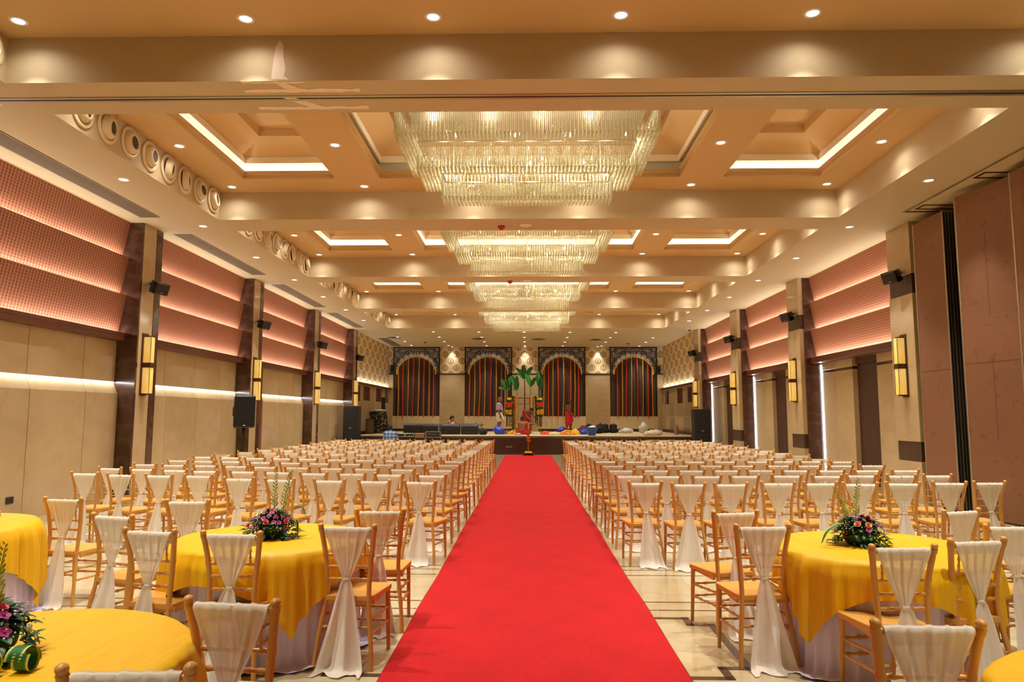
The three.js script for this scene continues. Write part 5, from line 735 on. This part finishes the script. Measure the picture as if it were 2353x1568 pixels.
heap('flower_heap', 'mixed yellow and orange flowers beside the seated priest', -0.72, 33.9, 0.42, 0.16, 0.35, [[MG.bright[0], 0.6], [MG.orange[0], 0.25], [MG.green[0], 0.15]], 110);
heap('leaf_heap', 'heap of green mango leaves behind the white box', 0.75, 34.4, 0.7, 0.1, 0.4, [[MG.green[0], 1]], 120);
{ const t = thing('cane_basket', 'small round cane basket behind the blue plastic bag', 'basket', '', -1.0, HS, 34.1); for (let k = 0; k < 6; k++) mesh('cane_ring', new THREE.TorusGeometry(0.12 + 0.012 * k, 0.013, 6, 24).rotateX(Math.PI / 2).translate(0, 0.013 + 0.026 * k, 0), flat(0xa88a5c, 0.8), t); mesh('bottom', lathe([[0.0004, 0.006], [0.12, 0.006]], 20), flat(0xa88a5c, 0.8), t); const b = thing('white_box', 'flat white carton on the stage beside the orange flowers', 'box', '', 0.48, HS, 33.3); mesh('carton', cbox(-0.14, 0.14, 0, 0.11, -0.1, 0.1, 0.004), M.white, b); mesh('lid', cbox(-0.145, 0.145, 0.08, 0.115, -0.105, 0.105, 0.004), flat(0xd8cfc0, 0.6), b); const s = thing('steel_plate', 'steel plate of white flowers before the seated priest', 'plate', '', -0.42, HS, 33.1); mesh('dish', lathe([[0.0004, 0.006], [0.13, 0.008], [0.16, 0.03], [0.165, 0.028], [0.135, 0], [0.0004, 0]], 24), M.alu, s); mesh('loose_blossoms', alongPts([[-0.1, 0.04, 0], [0, 0.05, 0.06], [0.1, 0.04, -0.03], [0, 0.05, -0.07]], 0.035, 0.05), flat(0xe8ddd0, 0.8), s).userData.kind = 'stuff'; }
// ---------------------------------------------------------------- decorated bamboo frame with banana plants
const bamboo = flat(0x8a6038, 0.6), darkWood = flat(0x4a2a1c, 0.6);
{ const t = thing('ritual_frame', 'open bamboo frame for the ceremony in the middle of the stage', 'frame', '', 0, HS, 35.5);
  for (const [x, z, h] of [[-1.0, 0, 1.78], [-0.48, 0, 1.8], [0.15, 0, 1.8], [0.66, 0, 1.78], [-0.48, 0.9, 1.8], [0.15, 0.9, 1.8]]) mesh('post', sweep([[x, 0, -z], [x, h, -z]], (a) => 0.024 + 0.004 * (Math.sin(a * 28) > 0.9), 8), bamboo, t);
  for (const [x0, x1, y, z] of [[-1.1, 0.88, 1.76, 0], [-0.48, 0.15, 1.46, 0.02], [-1.05, 0.86, 1.76, 0.9], [0.6, 0.88, 1.5, 0]]) mesh('crossbar', sweep([[x0, y, -z], [x1, y, -z]], 0.02, 8), bamboo, t);
  mesh('crossbar', sweep([[-0.48, 1.74, 0.1], [-0.48, 1.74, -1]], 0.02, 8), bamboo, t); mesh('crossbar', sweep([[0.15, 1.74, 0.1], [0.15, 1.74, -1]], 0.02, 8), bamboo, t);
  mesh('low_table', cbox(-0.45, 0.3, 0.4, 0.5, 0.5, 0.95, 0.01), darkWood, t); }
const gar = (name, label, pts, r, m, step = r * 1.5) => { const g = tag(mesh(name, alongPts(pts.map(([x, y, z]) => [x, y, -z]), r, step, r * 0.25), m), label, 'garland', 'garlands on the bamboo frame'); return g; };
for (const [s, nm] of [[-1, 'left'], [1, 'right']]) {
  const X = (l, r) => (s < 0 ? l : r), z = 35.42;
  gar('leaf_garland', `thick green leaf garland on the ${nm} side of the bamboo frame`, [[X(-0.69, 0.43), 2.62, z], [X(-0.69, 0.44), 1.8, z - 0.03], [X(-0.69, 0.44), X(1.05, 1.3), z]], 0.06, MG.green[0]);
  gar('marigold_string', `red flower string beside the green garland, ${nm} side of the frame`, [[X(-0.6, 0.32), 2.62, z], [X(-0.6, 0.32), 1.9, z], [X(-0.59, 0.31), X(1.02, 1.55), z]], 0.042, MG.orange[1]);
  gar('marigold_string', `yellow flower string on the inner ${nm} post of the frame`, [[X(-0.49, 0.2), 2.62, z], [X(-0.49, 0.2), 2.2, z], [X(-0.49, 0.2), X(1.1, 2.1), z]], 0.036, MG.bright[0]);
  const t = thing('flower_drop', `stacked orange and yellow flower bunch on the outer ${nm} post`, 'garland', 'flower bunches on the bamboo frame', X(-0.88, 0.63), 0, z - 0.02);
  const B = (nm2, y0, y1, w, m) => { const g = []; for (let k = 0; k < 46; k++) { const b = PB.clone(); b.scale(1.25, 1.25, 1.25); b.rotateY(rr(0, 6)); b.translate(rr(-w, w), rr(y0, y1), rr(-0.06, 0.06)); g.push(b); } mesh(nm2, mergeGeometries(g), m, t); };
  B('yellow_tuft', 2.47, 2.52, 0.08, MG.bright[1]); B('leaf_tuft', 2.38, 2.44, 0.11, MG.green[1]); B('orange_bunch', 2.12, 2.34, 0.14, MG.orange[0]); B('leaf_tuft', 2.02, 2.07, 0.12, MG.green[1]); B('yellow_bunch', 1.76, 1.98, 0.14, MG.bright[0]); B('leaf_tuft', 1.68, 1.73, 0.12, MG.green[1]);
  for (const dx of [-0.1, 0.0, 0.09]) mesh('tassel', alongPts([[dx, 1.66, 0], [dx, 1.14, 0]], 0.028, 0.04), MG.maroon[0], t); for (const dx of [-0.1, 0.0, 0.09]) mesh('yellow_tip', alongPts([[dx, 1.13, 0], [dx, 1.09, 0]], 0.04, 0.04), MG.bright[0], t);
}
const bananaLeafM = [flat(0x1d7a2c, 0.45, { side: THREE.DoubleSide }), flat(0x2f8f34, 0.45, { side: THREE.DoubleSide }), flat(0x14552a, 0.45, { side: THREE.DoubleSide })], trunkM = flat(0x7a9a4a, 0.6), trunkDark = flat(0x3a2a20, 0.7);
function bananaPlant(x, z, y0, y1, tips, label, tm) {
  const t = thing('banana_plant', label, 'banana plant', 'banana plants on the bamboo frame', x, y0, z); const h = y1 - y0;
  mesh('trunk', sweep([[0, 0, 0], [0.005, h * 0.5, 0], [0, h, 0]], (a) => 0.034 - 0.01 * a, 10), tm, t);
  tips.forEach(([tx, ty, w], i) => { const dx = tx - x, dy = ty - y1, dz = 0.12 * ((i % 3) - 1), L = Math.hypot(dx, dy), n = 12; const sgn = Math.sign(dx) || 1; const g = sheet((u, v) => { const U = 2 * u - 1, ww = w * Math.min(1, v * 3.2) ** 0.8 * Math.sqrt(Math.max(0, 1 - v ** 4)), px = dx * v, py = dy * v + 0.1 * L * Math.sin(v * Math.PI), nx = -dy / L, ny = dx / L; return [px + nx * U * ww, h + py + ny * U * ww, dz * v + Math.abs(U) * ww * 0.45]; }, 8, n); const lf = mesh('banana_leaf', g, bananaLeafM[i % 3], t); mesh('midrib', sweep(Array.from({ length: 7 }, (_, k) => { const v = k / 6; return [dx * v, h + dy * v + 0.1 * L * Math.sin(v * Math.PI), dz * v + 0.006]; }), (a) => 0.009 - 0.006 * a, 5), trunkM, lf); });
}
bananaPlant(-0.99, 35.75, HS, 2.95, [[-1.44, 3.1, 0.08], [-1.29, 3.52, 0.09], [-1.0, 3.5, 0.1], [-0.8, 3.66, 0.1], [-0.85, 3.1, 0.07]], 'banana plant on the frame, above the head of the man in the lilac shirt', trunkM);
bananaPlant(-0.5, 35.9, HS, 2.95, [[-0.82, 3.7, 0.12], [-0.7, 3.08, 0.1], [-0.51, 3.68, 0.1], [-0.42, 3.35, 0.08]], 'banana plant on the frame, second from the lilac-shirted man', trunkM);
bananaPlant(-0.12, 36.3, HS, 3.52, [[-0.57, 4.13, 0.08], [-0.33, 4.05, 0.09], [-0.18, 4.25, 0.12], [0.29, 4.17, 0.12], [-0.45, 3.8, 0.08], [0.05, 3.95, 0.09]], 'tallest banana plant at the centre of the frame', trunkDark);
bananaPlant(0.18, 35.9, HS, 3.1, [[-0.08, 3.82, 0.1], [0.05, 3.72, 0.1], [0.45, 3.6, 0.1]], 'slender banana plant of three leaves right of the tallest one', trunkM);
bananaPlant(0.66, 35.75, HS, 2.95, [[0.47, 3.72, 0.1], [0.55, 3.9, 0.1], [0.74, 3.62, 0.12], [0.68, 3.2, 0.08]], 'drooping banana plant on the frame nearest the standing priest', trunkM);

// ---------------------------------------------------------------- people (hall coordinates; one continuous body each, clothes as parts)
function iso(caps, N, k = 0.018, cut = null) {       // smooth union of tapered capsules, meshed
  const lo = [1e9, 1e9, 1e9], hi = [-1e9, -1e9, -1e9];
  for (const c of caps) for (const o of [0, 4]) for (let a = 0; a < 3; a++) { lo[a] = Math.min(lo[a], c[o + a] - c[o + 3] - 0.04); hi[a] = Math.max(hi[a], c[o + a] + c[o + 3] + 0.04); }
  const mc = new MarchingCubes(N, undefined, false, false, 60000), f = mc.field, h = N / 2;
  const C = caps.map((c) => { const d = [c[4] - c[0], c[5] - c[1], c[6] - c[2]]; return { c, d, l: Math.max(1e-9, d[0] * d[0] + d[1] * d[1] + d[2] * d[2]) }; });
  const P3 = (i, a) => lo[a] + (hi[a] - lo[a]) * (((i - h) / h) * 1.02 + 1) / 2;
  for (let z = 0; z < N; z++) for (let y = 0; y < N; y++) for (let x = 0; x < N; x++) {
    const px = P3(x, 0), py = P3(y, 1), pz = P3(z, 2); let s = 0, m = 9;
    for (const { c, d, l } of C) { let t = ((px - c[0]) * d[0] + (py - c[1]) * d[1] + (pz - c[2]) * d[2]) / l; t = t < 0 ? 0 : t > 1 ? 1 : t; const ex = px - c[0] - d[0] * t, ey = py - c[1] - d[1] * t, ez = pz - c[2] - d[2] * t, q = Math.sqrt(ex * ex + ey * ey + ez * ez) - (c[3] + (c[7] - c[3]) * t); if (q < m) m = q; if (q < 0.12) s += Math.exp(-q / k); }
    let v = s > 0 ? -k * Math.log(s) : m; if (cut) v = Math.max(v, cut(px, py, pz)); f[z * N * N + y * N + x] = -v;
  }
  mc.isolation = 0; mc.update();
  const n = mc.count, pos = new Float32Array(n * 3);
  for (let i = 0; i < n; i++) for (let a = 0; a < 3; a++) pos[3 * i + a] = lo[a] + (hi[a] - lo[a]) * (mc.positionArray[3 * i + a] * 1.02 + 1) / 2;
  let g = new THREE.BufferGeometry(); g.setAttribute('position', new THREE.BufferAttribute(pos, 3)); g = mergeVertices(g, 1e-5); g.computeVertexNormals(); return g;
}
const flipZ = (g) => { const p = g.attributes.position; for (let i = 0; i < p.count; i++) p.setZ(i, -p.getZ(i)); const ix = g.index.array; for (let i = 0; i < ix.length; i += 3) { const t = ix[i + 1]; ix[i + 1] = ix[i + 2]; ix[i + 2] = t; } g.computeVertexNormals(); return g; };
const HEAD = [[0, 0.035, -0.012, 0.086, 0, 0.03, -0.032, 0.088], [0, -0.015, 0.028, 0.064, 0, -0.05, 0.034, 0.052], [0.042, -0.03, 0, 0.03, 0.018, -0.092, 0.054, 0.024], [-0.042, -0.03, 0, 0.03, -0.018, -0.092, 0.054, 0.024], [0, 0.018, 0.086, 0.009, 0, -0.022, 0.104, 0.014], [-0.036, 0.03, 0.074, 0.013, 0.036, 0.03, 0.074, 0.013], [-0.016, -0.056, 0.083, 0.009, 0.016, -0.056, 0.083, 0.009], [0.083, 0.008, -0.012, 0.015, 0.085, -0.022, -0.014, 0.011], [-0.083, 0.008, -0.012, 0.015, -0.085, -0.022, -0.014, 0.011], [0, -0.07, -0.02, 0.052, 0, -0.17, -0.035, 0.056]];
const headGeo0 = iso(HEAD, 64, 0.008), hairGeo0 = iso([[0, 0.05, -0.026, 0.092, 0, 0.02, -0.045, 0.088], [0, -0.03, -0.05, 0.07, 0, -0.05, -0.045, 0.06]], 44, 0.01, (x, y, z) => Math.max(0.8 * z - 0.6 * y - 0.012, -0.1 - y)), fringeGeo0 = iso([[0, 0.0, -0.04, 0.089, 0, -0.03, -0.045, 0.08]], 40, 0.01, (x, y, z) => Math.max(z - 0.012, y - 0.045, -0.09 - y));
const handGeo = (curl) => { const c = [], X = [-0.03, -0.01, 0.01, 0.03], L = [0.062, 0.078, 0.083, 0.072]; c.push([-0.026, 0.015, 0, 0.016, -0.028, 0.08, 0, 0.012], [0, 0.01, 0, 0.018, 0, 0.085, 0, 0.013], [0.024, 0.015, 0, 0.017, 0.028, 0.083, 0, 0.012], [0, -0.02, 0, 0.026, 0, 0.02, 0, 0.024]); X.forEach((x, i) => { const a = curl, l = L[i] * 0.5; c.push([x, 0.085, 0, 0.0095, x * 1.1, 0.085 + l * Math.cos(a), l * Math.sin(a), 0.0088], [x * 1.1, 0.085 + l * Math.cos(a), l * Math.sin(a), 0.0088, x * 1.1, 0.085 + l * (Math.cos(a) + Math.cos(2.2 * a)), l * (Math.sin(a) + Math.sin(2.2 * a)), 0.0075]); }); c.push([0.03, 0.025, 0.006, 0.013, 0.055, 0.062, 0.018, 0.0105], [0.055, 0.062, 0.018, 0.0105, 0.056, 0.09, 0.026, 0.009]); return iso(c, 48, 0.004); };
const HANDS = [handGeo(0.35), handGeo(0.8)];
function person(label, o) {
  const t = thing('person', label, 'person', '', 0, 0, 0); const skin = flat(o.skin, 0.55), parts = [];
  const toThree = (p) => new THREE.Vector3(p[0], p[1], -p[2]);
  parts.push(flipZ(iso(o.body, 76, 0.022)));
  const q = new THREE.Quaternion().setFromEuler(new THREE.Euler(o.pitch ?? 0, o.yaw, o.tilt ?? 0, 'YXZ')), HM = new THREE.Matrix4().compose(toThree(o.head), q, new THREE.Vector3(1, 1, 1));
  parts.push(headGeo0.clone().applyMatrix4(HM));
  for (const [w, dir, curl, mir] of o.hands) { const m = new THREE.Matrix4().compose(toThree(w), new THREE.Quaternion().setFromUnitVectors(new THREE.Vector3(0, 1, 0), toThree(dir).normalize()), new THREE.Vector3(1, 1, 1)); const g = HANDS[curl].clone(); if (mir) g.rotateY(mir); parts.push(g.applyMatrix4(m)); }
  mesh('body', parts.map((g) => plain(g)), skin, t);
  const hair = mesh('hair', (o.bald ? fringeGeo0 : hairGeo0).clone().applyMatrix4(HM), flat(o.bald ? 0x8a8680 : 0x0d0b0c, 0.7), t);
  for (const s of [-1, 1]) mesh('eye', blob(0.009, 1.3, 0.8, 0.7, s * 0.031, 0.012, 0.086, 1).applyMatrix4(HM), flat(0x201410, 0.3), t);
  mesh('mouth', blob(0.008, 2.4, 0.5, 0.6, 0, -0.058, 0.09, 1).applyMatrix4(HM), flat(0x7a3a30, 0.5), t);
  for (const [name, caps, mat, k] of o.clothes) mesh(name, metreUV(plain(flipZ(iso(caps, 64, k ?? 0.025)))), mat, t);
  return t;
}
const foot = (x, z, dx, dz) => [[x - dx * 0.03, HS + 0.05, z - dz * 0.03, 0.042, x + dx * 0.06, HS + 0.035, z + dz * 0.06, 0.036], [x + dx * 0.06, HS + 0.035, z + dz * 0.06, 0.036, x + dx * 0.17, HS + 0.022, z + dz * 0.17, 0.024]];
const redCloth = flat(0xc01420, 0.75), whiteCloth = flat(0xe8e2d2, 0.8), lilacCloth = flat(0xb9a2bb, 0.8);
const check = std({ map: tex(96, 96, (u, v) => { const a = (u * 2 % 1) < 0.5, b = (v * 2 % 1) < 0.5; const thin = Math.abs((u * 2 % 1) - 0.75) < 0.06 || Math.abs((v * 2 % 1) - 0.75) < 0.06; return thin ? hex(0x8a6a5a) : a && b ? hex(0x1a50b4) : a || b ? hex(0x6f95cf) : hex(0xdfe3e8); }, 0.3, 0.3), roughness: 0.85 });
// man in lilac shirt, standing in profile
person('standing balding man in lilac short-sleeved shirt and white wrapped cloth, seen in profile', { skin: 0x8a5a3c, bald: true, head: [-1.29, 2.48, 35], yaw: Math.PI / 2, pitch: 0.12,
  body: [[-1.36, 1.78, 35, 0.14, -1.37, 2.18, 35, 0.14], [-1.38, 2.24, 34.83, 0.06, -1.38, 2.24, 35.17, 0.06], [-1.34, 2.28, 35, 0.06, -1.31, 2.36, 35, 0.055],
    [-1.39, 2.22, 34.81, 0.052, -1.4, 1.95, 34.77, 0.044], [-1.4, 1.95, 34.77, 0.042, -1.3, 1.72, 34.78, 0.03], [-1.38, 2.22, 35.19, 0.052, -1.36, 1.96, 35.23, 0.044], [-1.36, 1.96, 35.23, 0.042, -1.16, 1.82, 35.18, 0.03],
    [-1.36, 1.74, 34.92, 0.095, -1.33, 1.32, 34.94, 0.062], [-1.33, 1.32, 34.94, 0.06, -1.4, 0.88, 34.95, 0.042], [-1.36, 1.74, 35.08, 0.095, -1.36, 1.32, 35.07, 0.062], [-1.36, 1.32, 35.07, 0.06, -1.46, 0.88, 35.07, 0.042], ...foot(-1.4, 34.95, 1, 0), ...foot(-1.46, 35.07, 1, 0)],
  hands: [[[-1.29, 1.7, 34.78], [0.25, -1, 0], 0], [[-1.14, 1.81, 35.18], [1, -0.5, 0], 1]],
  clothes: [['shirt', [[-1.35, 1.88, 35, 0.165, -1.37, 2.16, 35, 0.158], [-1.27, 1.92, 35, 0.1, -1.29, 2.1, 35, 0.09], [-1.385, 2.235, 34.83, 0.075, -1.385, 2.235, 35.17, 0.075], [-1.39, 2.22, 34.81, 0.075, -1.4, 2.0, 34.77, 0.068], [-1.38, 2.22, 35.19, 0.075, -1.36, 2.0, 35.23, 0.066]], lilacCloth], ['wrapped_cloth', [[-1.36, 1.8, 34.93, 0.15, -1.36, 1.52, 34.93, 0.14], [-1.36, 1.8, 35.07, 0.15, -1.36, 1.5, 35.07, 0.14], [-1.24, 1.74, 34.9, 0.05, -1.13, 1.52, 34.86, 0.05]], whiteCloth], ['belt', [[-1.36, 1.88, 34.95, 0.163, -1.36, 1.885, 35.05, 0.163]], flat(0x3a3038, 0.7), 0.01]] });
// standing bare-chested priest in red
person('bare-chested person standing in a red wrapped cloth, hands held in front', { skin: 0x6e3f28, head: [2.05, 2.31, 34.6], yaw: 1.75, pitch: 0.35,
  body: [[1.98, 1.7, 34.6, 0.13, 1.97, 2.0, 34.6, 0.14], [1.95, 2.1, 34.43, 0.062, 1.95, 2.1, 34.77, 0.062], [1.97, 2.0, 34.6, 0.13, 1.96, 2.06, 34.6, 0.11], [1.98, 2.12, 34.6, 0.06, 2.03, 2.2, 34.6, 0.052], [1.93, 2.09, 34.42, 0.054, 2.06, 1.86, 34.4, 0.045], [2.06, 1.86, 34.4, 0.042, 2.22, 1.72, 34.44, 0.03], [1.95, 2.09, 34.78, 0.054, 2.07, 1.86, 34.8, 0.045], [2.07, 1.86, 34.8, 0.042, 2.24, 1.74, 34.7, 0.03],
    [1.97, 1.68, 34.52, 0.1, 1.93, 1.27, 34.5, 0.065], [1.93, 1.27, 34.5, 0.06, 1.86, 0.88, 34.5, 0.042], [1.99, 1.68, 34.68, 0.1, 2.1, 1.27, 34.68, 0.065], [2.1, 1.27, 34.68, 0.06, 2.1, 0.88, 34.68, 0.042], ...foot(1.86, 34.5, 1, -0.2), ...foot(2.1, 34.68, 1, -0.2)],
  hands: [[[2.23, 1.71, 34.44], [1, -0.6, 0.2], 1], [[2.25, 1.73, 34.7], [1, -0.5, -0.3], 1]],
  clothes: [['red_cloth', [[1.98, 1.8, 34.56, 0.15, 1.96, 1.36, 34.52, 0.135], [1.99, 1.8, 34.66, 0.15, 2.06, 1.4, 34.66, 0.13], [2.1, 1.78, 34.52, 0.07, 2.17, 1.45, 34.52, 0.06]], redCloth]] });
// bending priest
person('bare-shouldered person in red bending forward over the ceremony things', { skin: 0x84502f, head: [0.23, 1.93, 34.88], yaw: 0.45, pitch: 0.75,
  body: [[-0.06, 1.62, 35.4, 0.13, 0.08, 1.87, 35.1, 0.135], [-0.07, 1.92, 35.1, 0.058, 0.24, 1.84, 35.0, 0.058], [0.1, 1.9, 35.05, 0.06, 0.2, 1.94, 34.94, 0.052], [-0.08, 1.9, 35.1, 0.052, 0.0, 1.62, 34.95, 0.044], [0.0, 1.62, 34.95, 0.042, 0.16, 1.5, 34.82, 0.03], [0.25, 1.83, 35.0, 0.052, 0.32, 1.62, 34.86, 0.044], [0.32, 1.62, 34.86, 0.042, 0.28, 1.5, 34.74, 0.03],
    [-0.1, 1.6, 35.4, 0.1, -0.06, 1.22, 35.25, 0.065], [-0.06, 1.22, 35.25, 0.06, -0.08, 0.88, 35.4, 0.042], [0.06, 1.6, 35.4, 0.1, 0.14, 1.22, 35.2, 0.065], [0.14, 1.22, 35.2, 0.06, 0.14, 0.88, 35.38, 0.042], ...foot(-0.08, 35.4, 0.2, -1), ...foot(0.14, 35.38, 0.2, -1)],
  hands: [[[0.17, 1.49, 34.81], [0.4, -1, -0.4], 1], [[0.275, 1.485, 34.73], [-0.2, -1, -0.3], 1]],
  clothes: [['red_cloth', [[-0.1, 1.62, 35.38, 0.15, -0.05, 1.05, 35.28, 0.13], [0.05, 1.62, 35.38, 0.15, 0.12, 1.05, 35.25, 0.13]], redCloth], ['red_shawl', [[-0.13, 1.93, 35.12, 0.08, -0.15, 1.66, 35.3, 0.1]], redCloth]] });
// seated priest, back to the hall
person('bare-backed person in red sitting cross-legged at the stage edge, arm stretched out', { skin: 0x8f5836, head: [-0.2, 1.53, 33.62], yaw: 2.5, pitch: 0.3,
  body: [[-0.24, 0.98, 33.6, 0.14, -0.2, 1.28, 33.58, 0.14], [-0.36, 1.35, 33.58, 0.06, -0.03, 1.35, 33.6, 0.06], [-0.2, 1.34, 33.6, 0.07, -0.2, 1.42, 33.61, 0.052], [-0.02, 1.35, 33.6, 0.054, 0.14, 1.3, 33.68, 0.045], [0.14, 1.3, 33.68, 0.042, 0.3, 1.33, 33.78, 0.03], [-0.38, 1.34, 33.58, 0.054, -0.4, 1.1, 33.68, 0.045], [-0.4, 1.1, 33.68, 0.042, -0.26, 1.02, 33.84, 0.03],
    [-0.3, 0.94, 33.65, 0.1, -0.44, 0.92, 33.92, 0.07], [-0.44, 0.92, 33.92, 0.06, -0.1, 0.87, 33.98, 0.045], [-0.16, 0.94, 33.65, 0.1, 0.04, 0.92, 33.9, 0.07], [0.04, 0.92, 33.9, 0.06, -0.28, 0.87, 33.94, 0.045], [-0.1, 0.87, 33.98, 0.04, -0.02, 0.86, 34.02, 0.03], [-0.28, 0.87, 33.94, 0.04, -0.36, 0.86, 33.97, 0.03]],
  hands: [[[0.31, 1.33, 33.79], [1, 0.15, 0.4], 1], [[-0.25, 1.02, 33.85], [0.8, -0.2, 0.6], 0]],
  clothes: [['red_cloth', [[-0.24, 0.99, 33.6, 0.16, -0.24, 0.93, 33.62, 0.17], [-0.32, 0.94, 33.65, 0.12, -0.45, 0.915, 33.92, 0.095], [-0.14, 0.94, 33.65, 0.12, 0.06, 0.915, 33.9, 0.095]], flat(0xb02430, 0.75)]] });
// bare-backed person behind the floor monitors
person('bare-backed person sitting hunched behind the third floor monitor', { skin: 0xb88460, head: [-3.7, 1.54, 35.5], yaw: 1.7, pitch: 0.55,
  body: [[-4.1, 0.98, 35.5, 0.14, -3.9, 1.28, 35.5, 0.14], [-3.85, 1.37, 35.33, 0.06, -3.85, 1.37, 35.67, 0.06], [-3.83, 1.38, 35.5, 0.07, -3.74, 1.44, 35.5, 0.054], [-3.84, 1.36, 35.32, 0.054, -3.72, 1.14, 35.28, 0.046], [-3.72, 1.14, 35.28, 0.042, -3.6, 1.3, 35.4, 0.03], [-3.84, 1.36, 35.68, 0.054, -3.72, 1.14, 35.7, 0.046], [-3.72, 1.14, 35.7, 0.042, -3.58, 1.28, 35.58, 0.03], [-4.08, 0.95, 35.42, 0.1, -3.68, 1.2, 35.4, 0.07], [-3.68, 1.2, 35.4, 0.06, -3.6, 0.88, 35.4, 0.045], [-4.08, 0.95, 35.58, 0.1, -3.66, 0.95, 35.7, 0.07], [-3.66, 0.95, 35.7, 0.06, -3.8, 0.88, 35.5, 0.045], ...foot(-3.6, 35.4, 1, 0)],
  hands: [[[-3.6, 1.3, 35.41], [0.2, 1, 0.2], 1], [[-3.57, 1.28, 35.57], [0.3, 1, -0.2], 1]],
  clothes: [['white_cloth', [[-4.08, 0.98, 35.48, 0.16, -3.72, 1.2, 35.42, 0.095], [-3.72, 1.2, 35.42, 0.095, -3.62, 1.3, 35.42, 0.07], [-4.08, 0.95, 35.55, 0.14, -3.68, 0.95, 35.68, 0.09]], whiteCloth]] });
// person in checked shirt before the stage, seen from behind
{ const st = thing('stool', 'plain dark stool under the person in the checked shirt', 'stool', '', -5.6, 0, 29.4); mesh('seat', lathe([[0.0004, 0.44], [0.17, 0.44], [0.18, 0.43], [0.17, 0.405], [0.0004, 0.4]], 20), M.black, st); for (let k = 0; k < 4; k++) { const a = k * 1.571 + 0.785; mesh('leg', sweep([[0.17 * Math.cos(a), 0, 0.17 * Math.sin(a)], [0.13 * Math.cos(a), 0.41, 0.13 * Math.sin(a)]], 0.014, 8), M.black, st); }
  person('dark-haired person in a blue checked shirt sitting before the stage, seen from behind', { skin: 0x7d4a30, head: [-5.6, 1.17, 29.42], yaw: 2.75, pitch: 0.05,
    body: [[-5.6, 0.56, 29.4, 0.14, -5.6, 0.9, 29.38, 0.15], [-5.78, 0.96, 29.38, 0.06, -5.42, 0.96, 29.38, 0.06], [-5.6, 0.97, 29.39, 0.07, -5.6, 1.06, 29.41, 0.055], [-5.8, 0.95, 29.38, 0.054, -5.86, 0.7, 29.45, 0.046], [-5.86, 0.7, 29.45, 0.042, -5.72, 0.62, 29.66, 0.03], [-5.4, 0.95, 29.38, 0.054, -5.34, 0.7, 29.45, 0.046], [-5.34, 0.7, 29.45, 0.042, -5.48, 0.62, 29.66, 0.03], [-5.68, 0.53, 29.42, 0.09, -5.72, 0.5, 29.82, 0.065], [-5.72, 0.5, 29.82, 0.06, -5.72, 0.09, 29.85, 0.042], [-5.52, 0.53, 29.42, 0.09, -5.48, 0.5, 29.82, 0.065], [-5.48, 0.5, 29.82, 0.06, -5.48, 0.09, 29.85, 0.042], [-5.72, 0.05, 29.85, 0.04, -5.72, 0.035, 30.0, 0.03], [-5.48, 0.05, 29.85, 0.04, -5.48, 0.035, 30.0, 0.03]],
    hands: [[[-5.71, 0.62, 29.67], [0.3, -0.1, 1], 0], [[-5.49, 0.62, 29.67], [-0.3, -0.1, 1], 0]],
    clothes: [['shirt', [[-5.6, 0.6, 29.4, 0.165, -5.6, 0.88, 29.38, 0.17], [-5.79, 0.955, 29.38, 0.078, -5.41, 0.955, 29.38, 0.078], [-5.6, 0.98, 29.39, 0.075, -5.6, 1.02, 29.4, 0.07], [-5.8, 0.95, 29.38, 0.074, -5.86, 0.74, 29.44, 0.066], [-5.4, 0.95, 29.38, 0.074, -5.34, 0.74, 29.44, 0.066]], check], ['trousers', [[-5.68, 0.53, 29.42, 0.11, -5.72, 0.5, 29.82, 0.085], [-5.72, 0.5, 29.82, 0.08, -5.72, 0.13, 29.85, 0.06], [-5.52, 0.53, 29.42, 0.11, -5.48, 0.5, 29.82, 0.085], [-5.48, 0.5, 29.82, 0.08, -5.48, 0.13, 29.85, 0.06]], flat(0x20242e, 0.8)]] }); }

renderer.render(scene, camera);
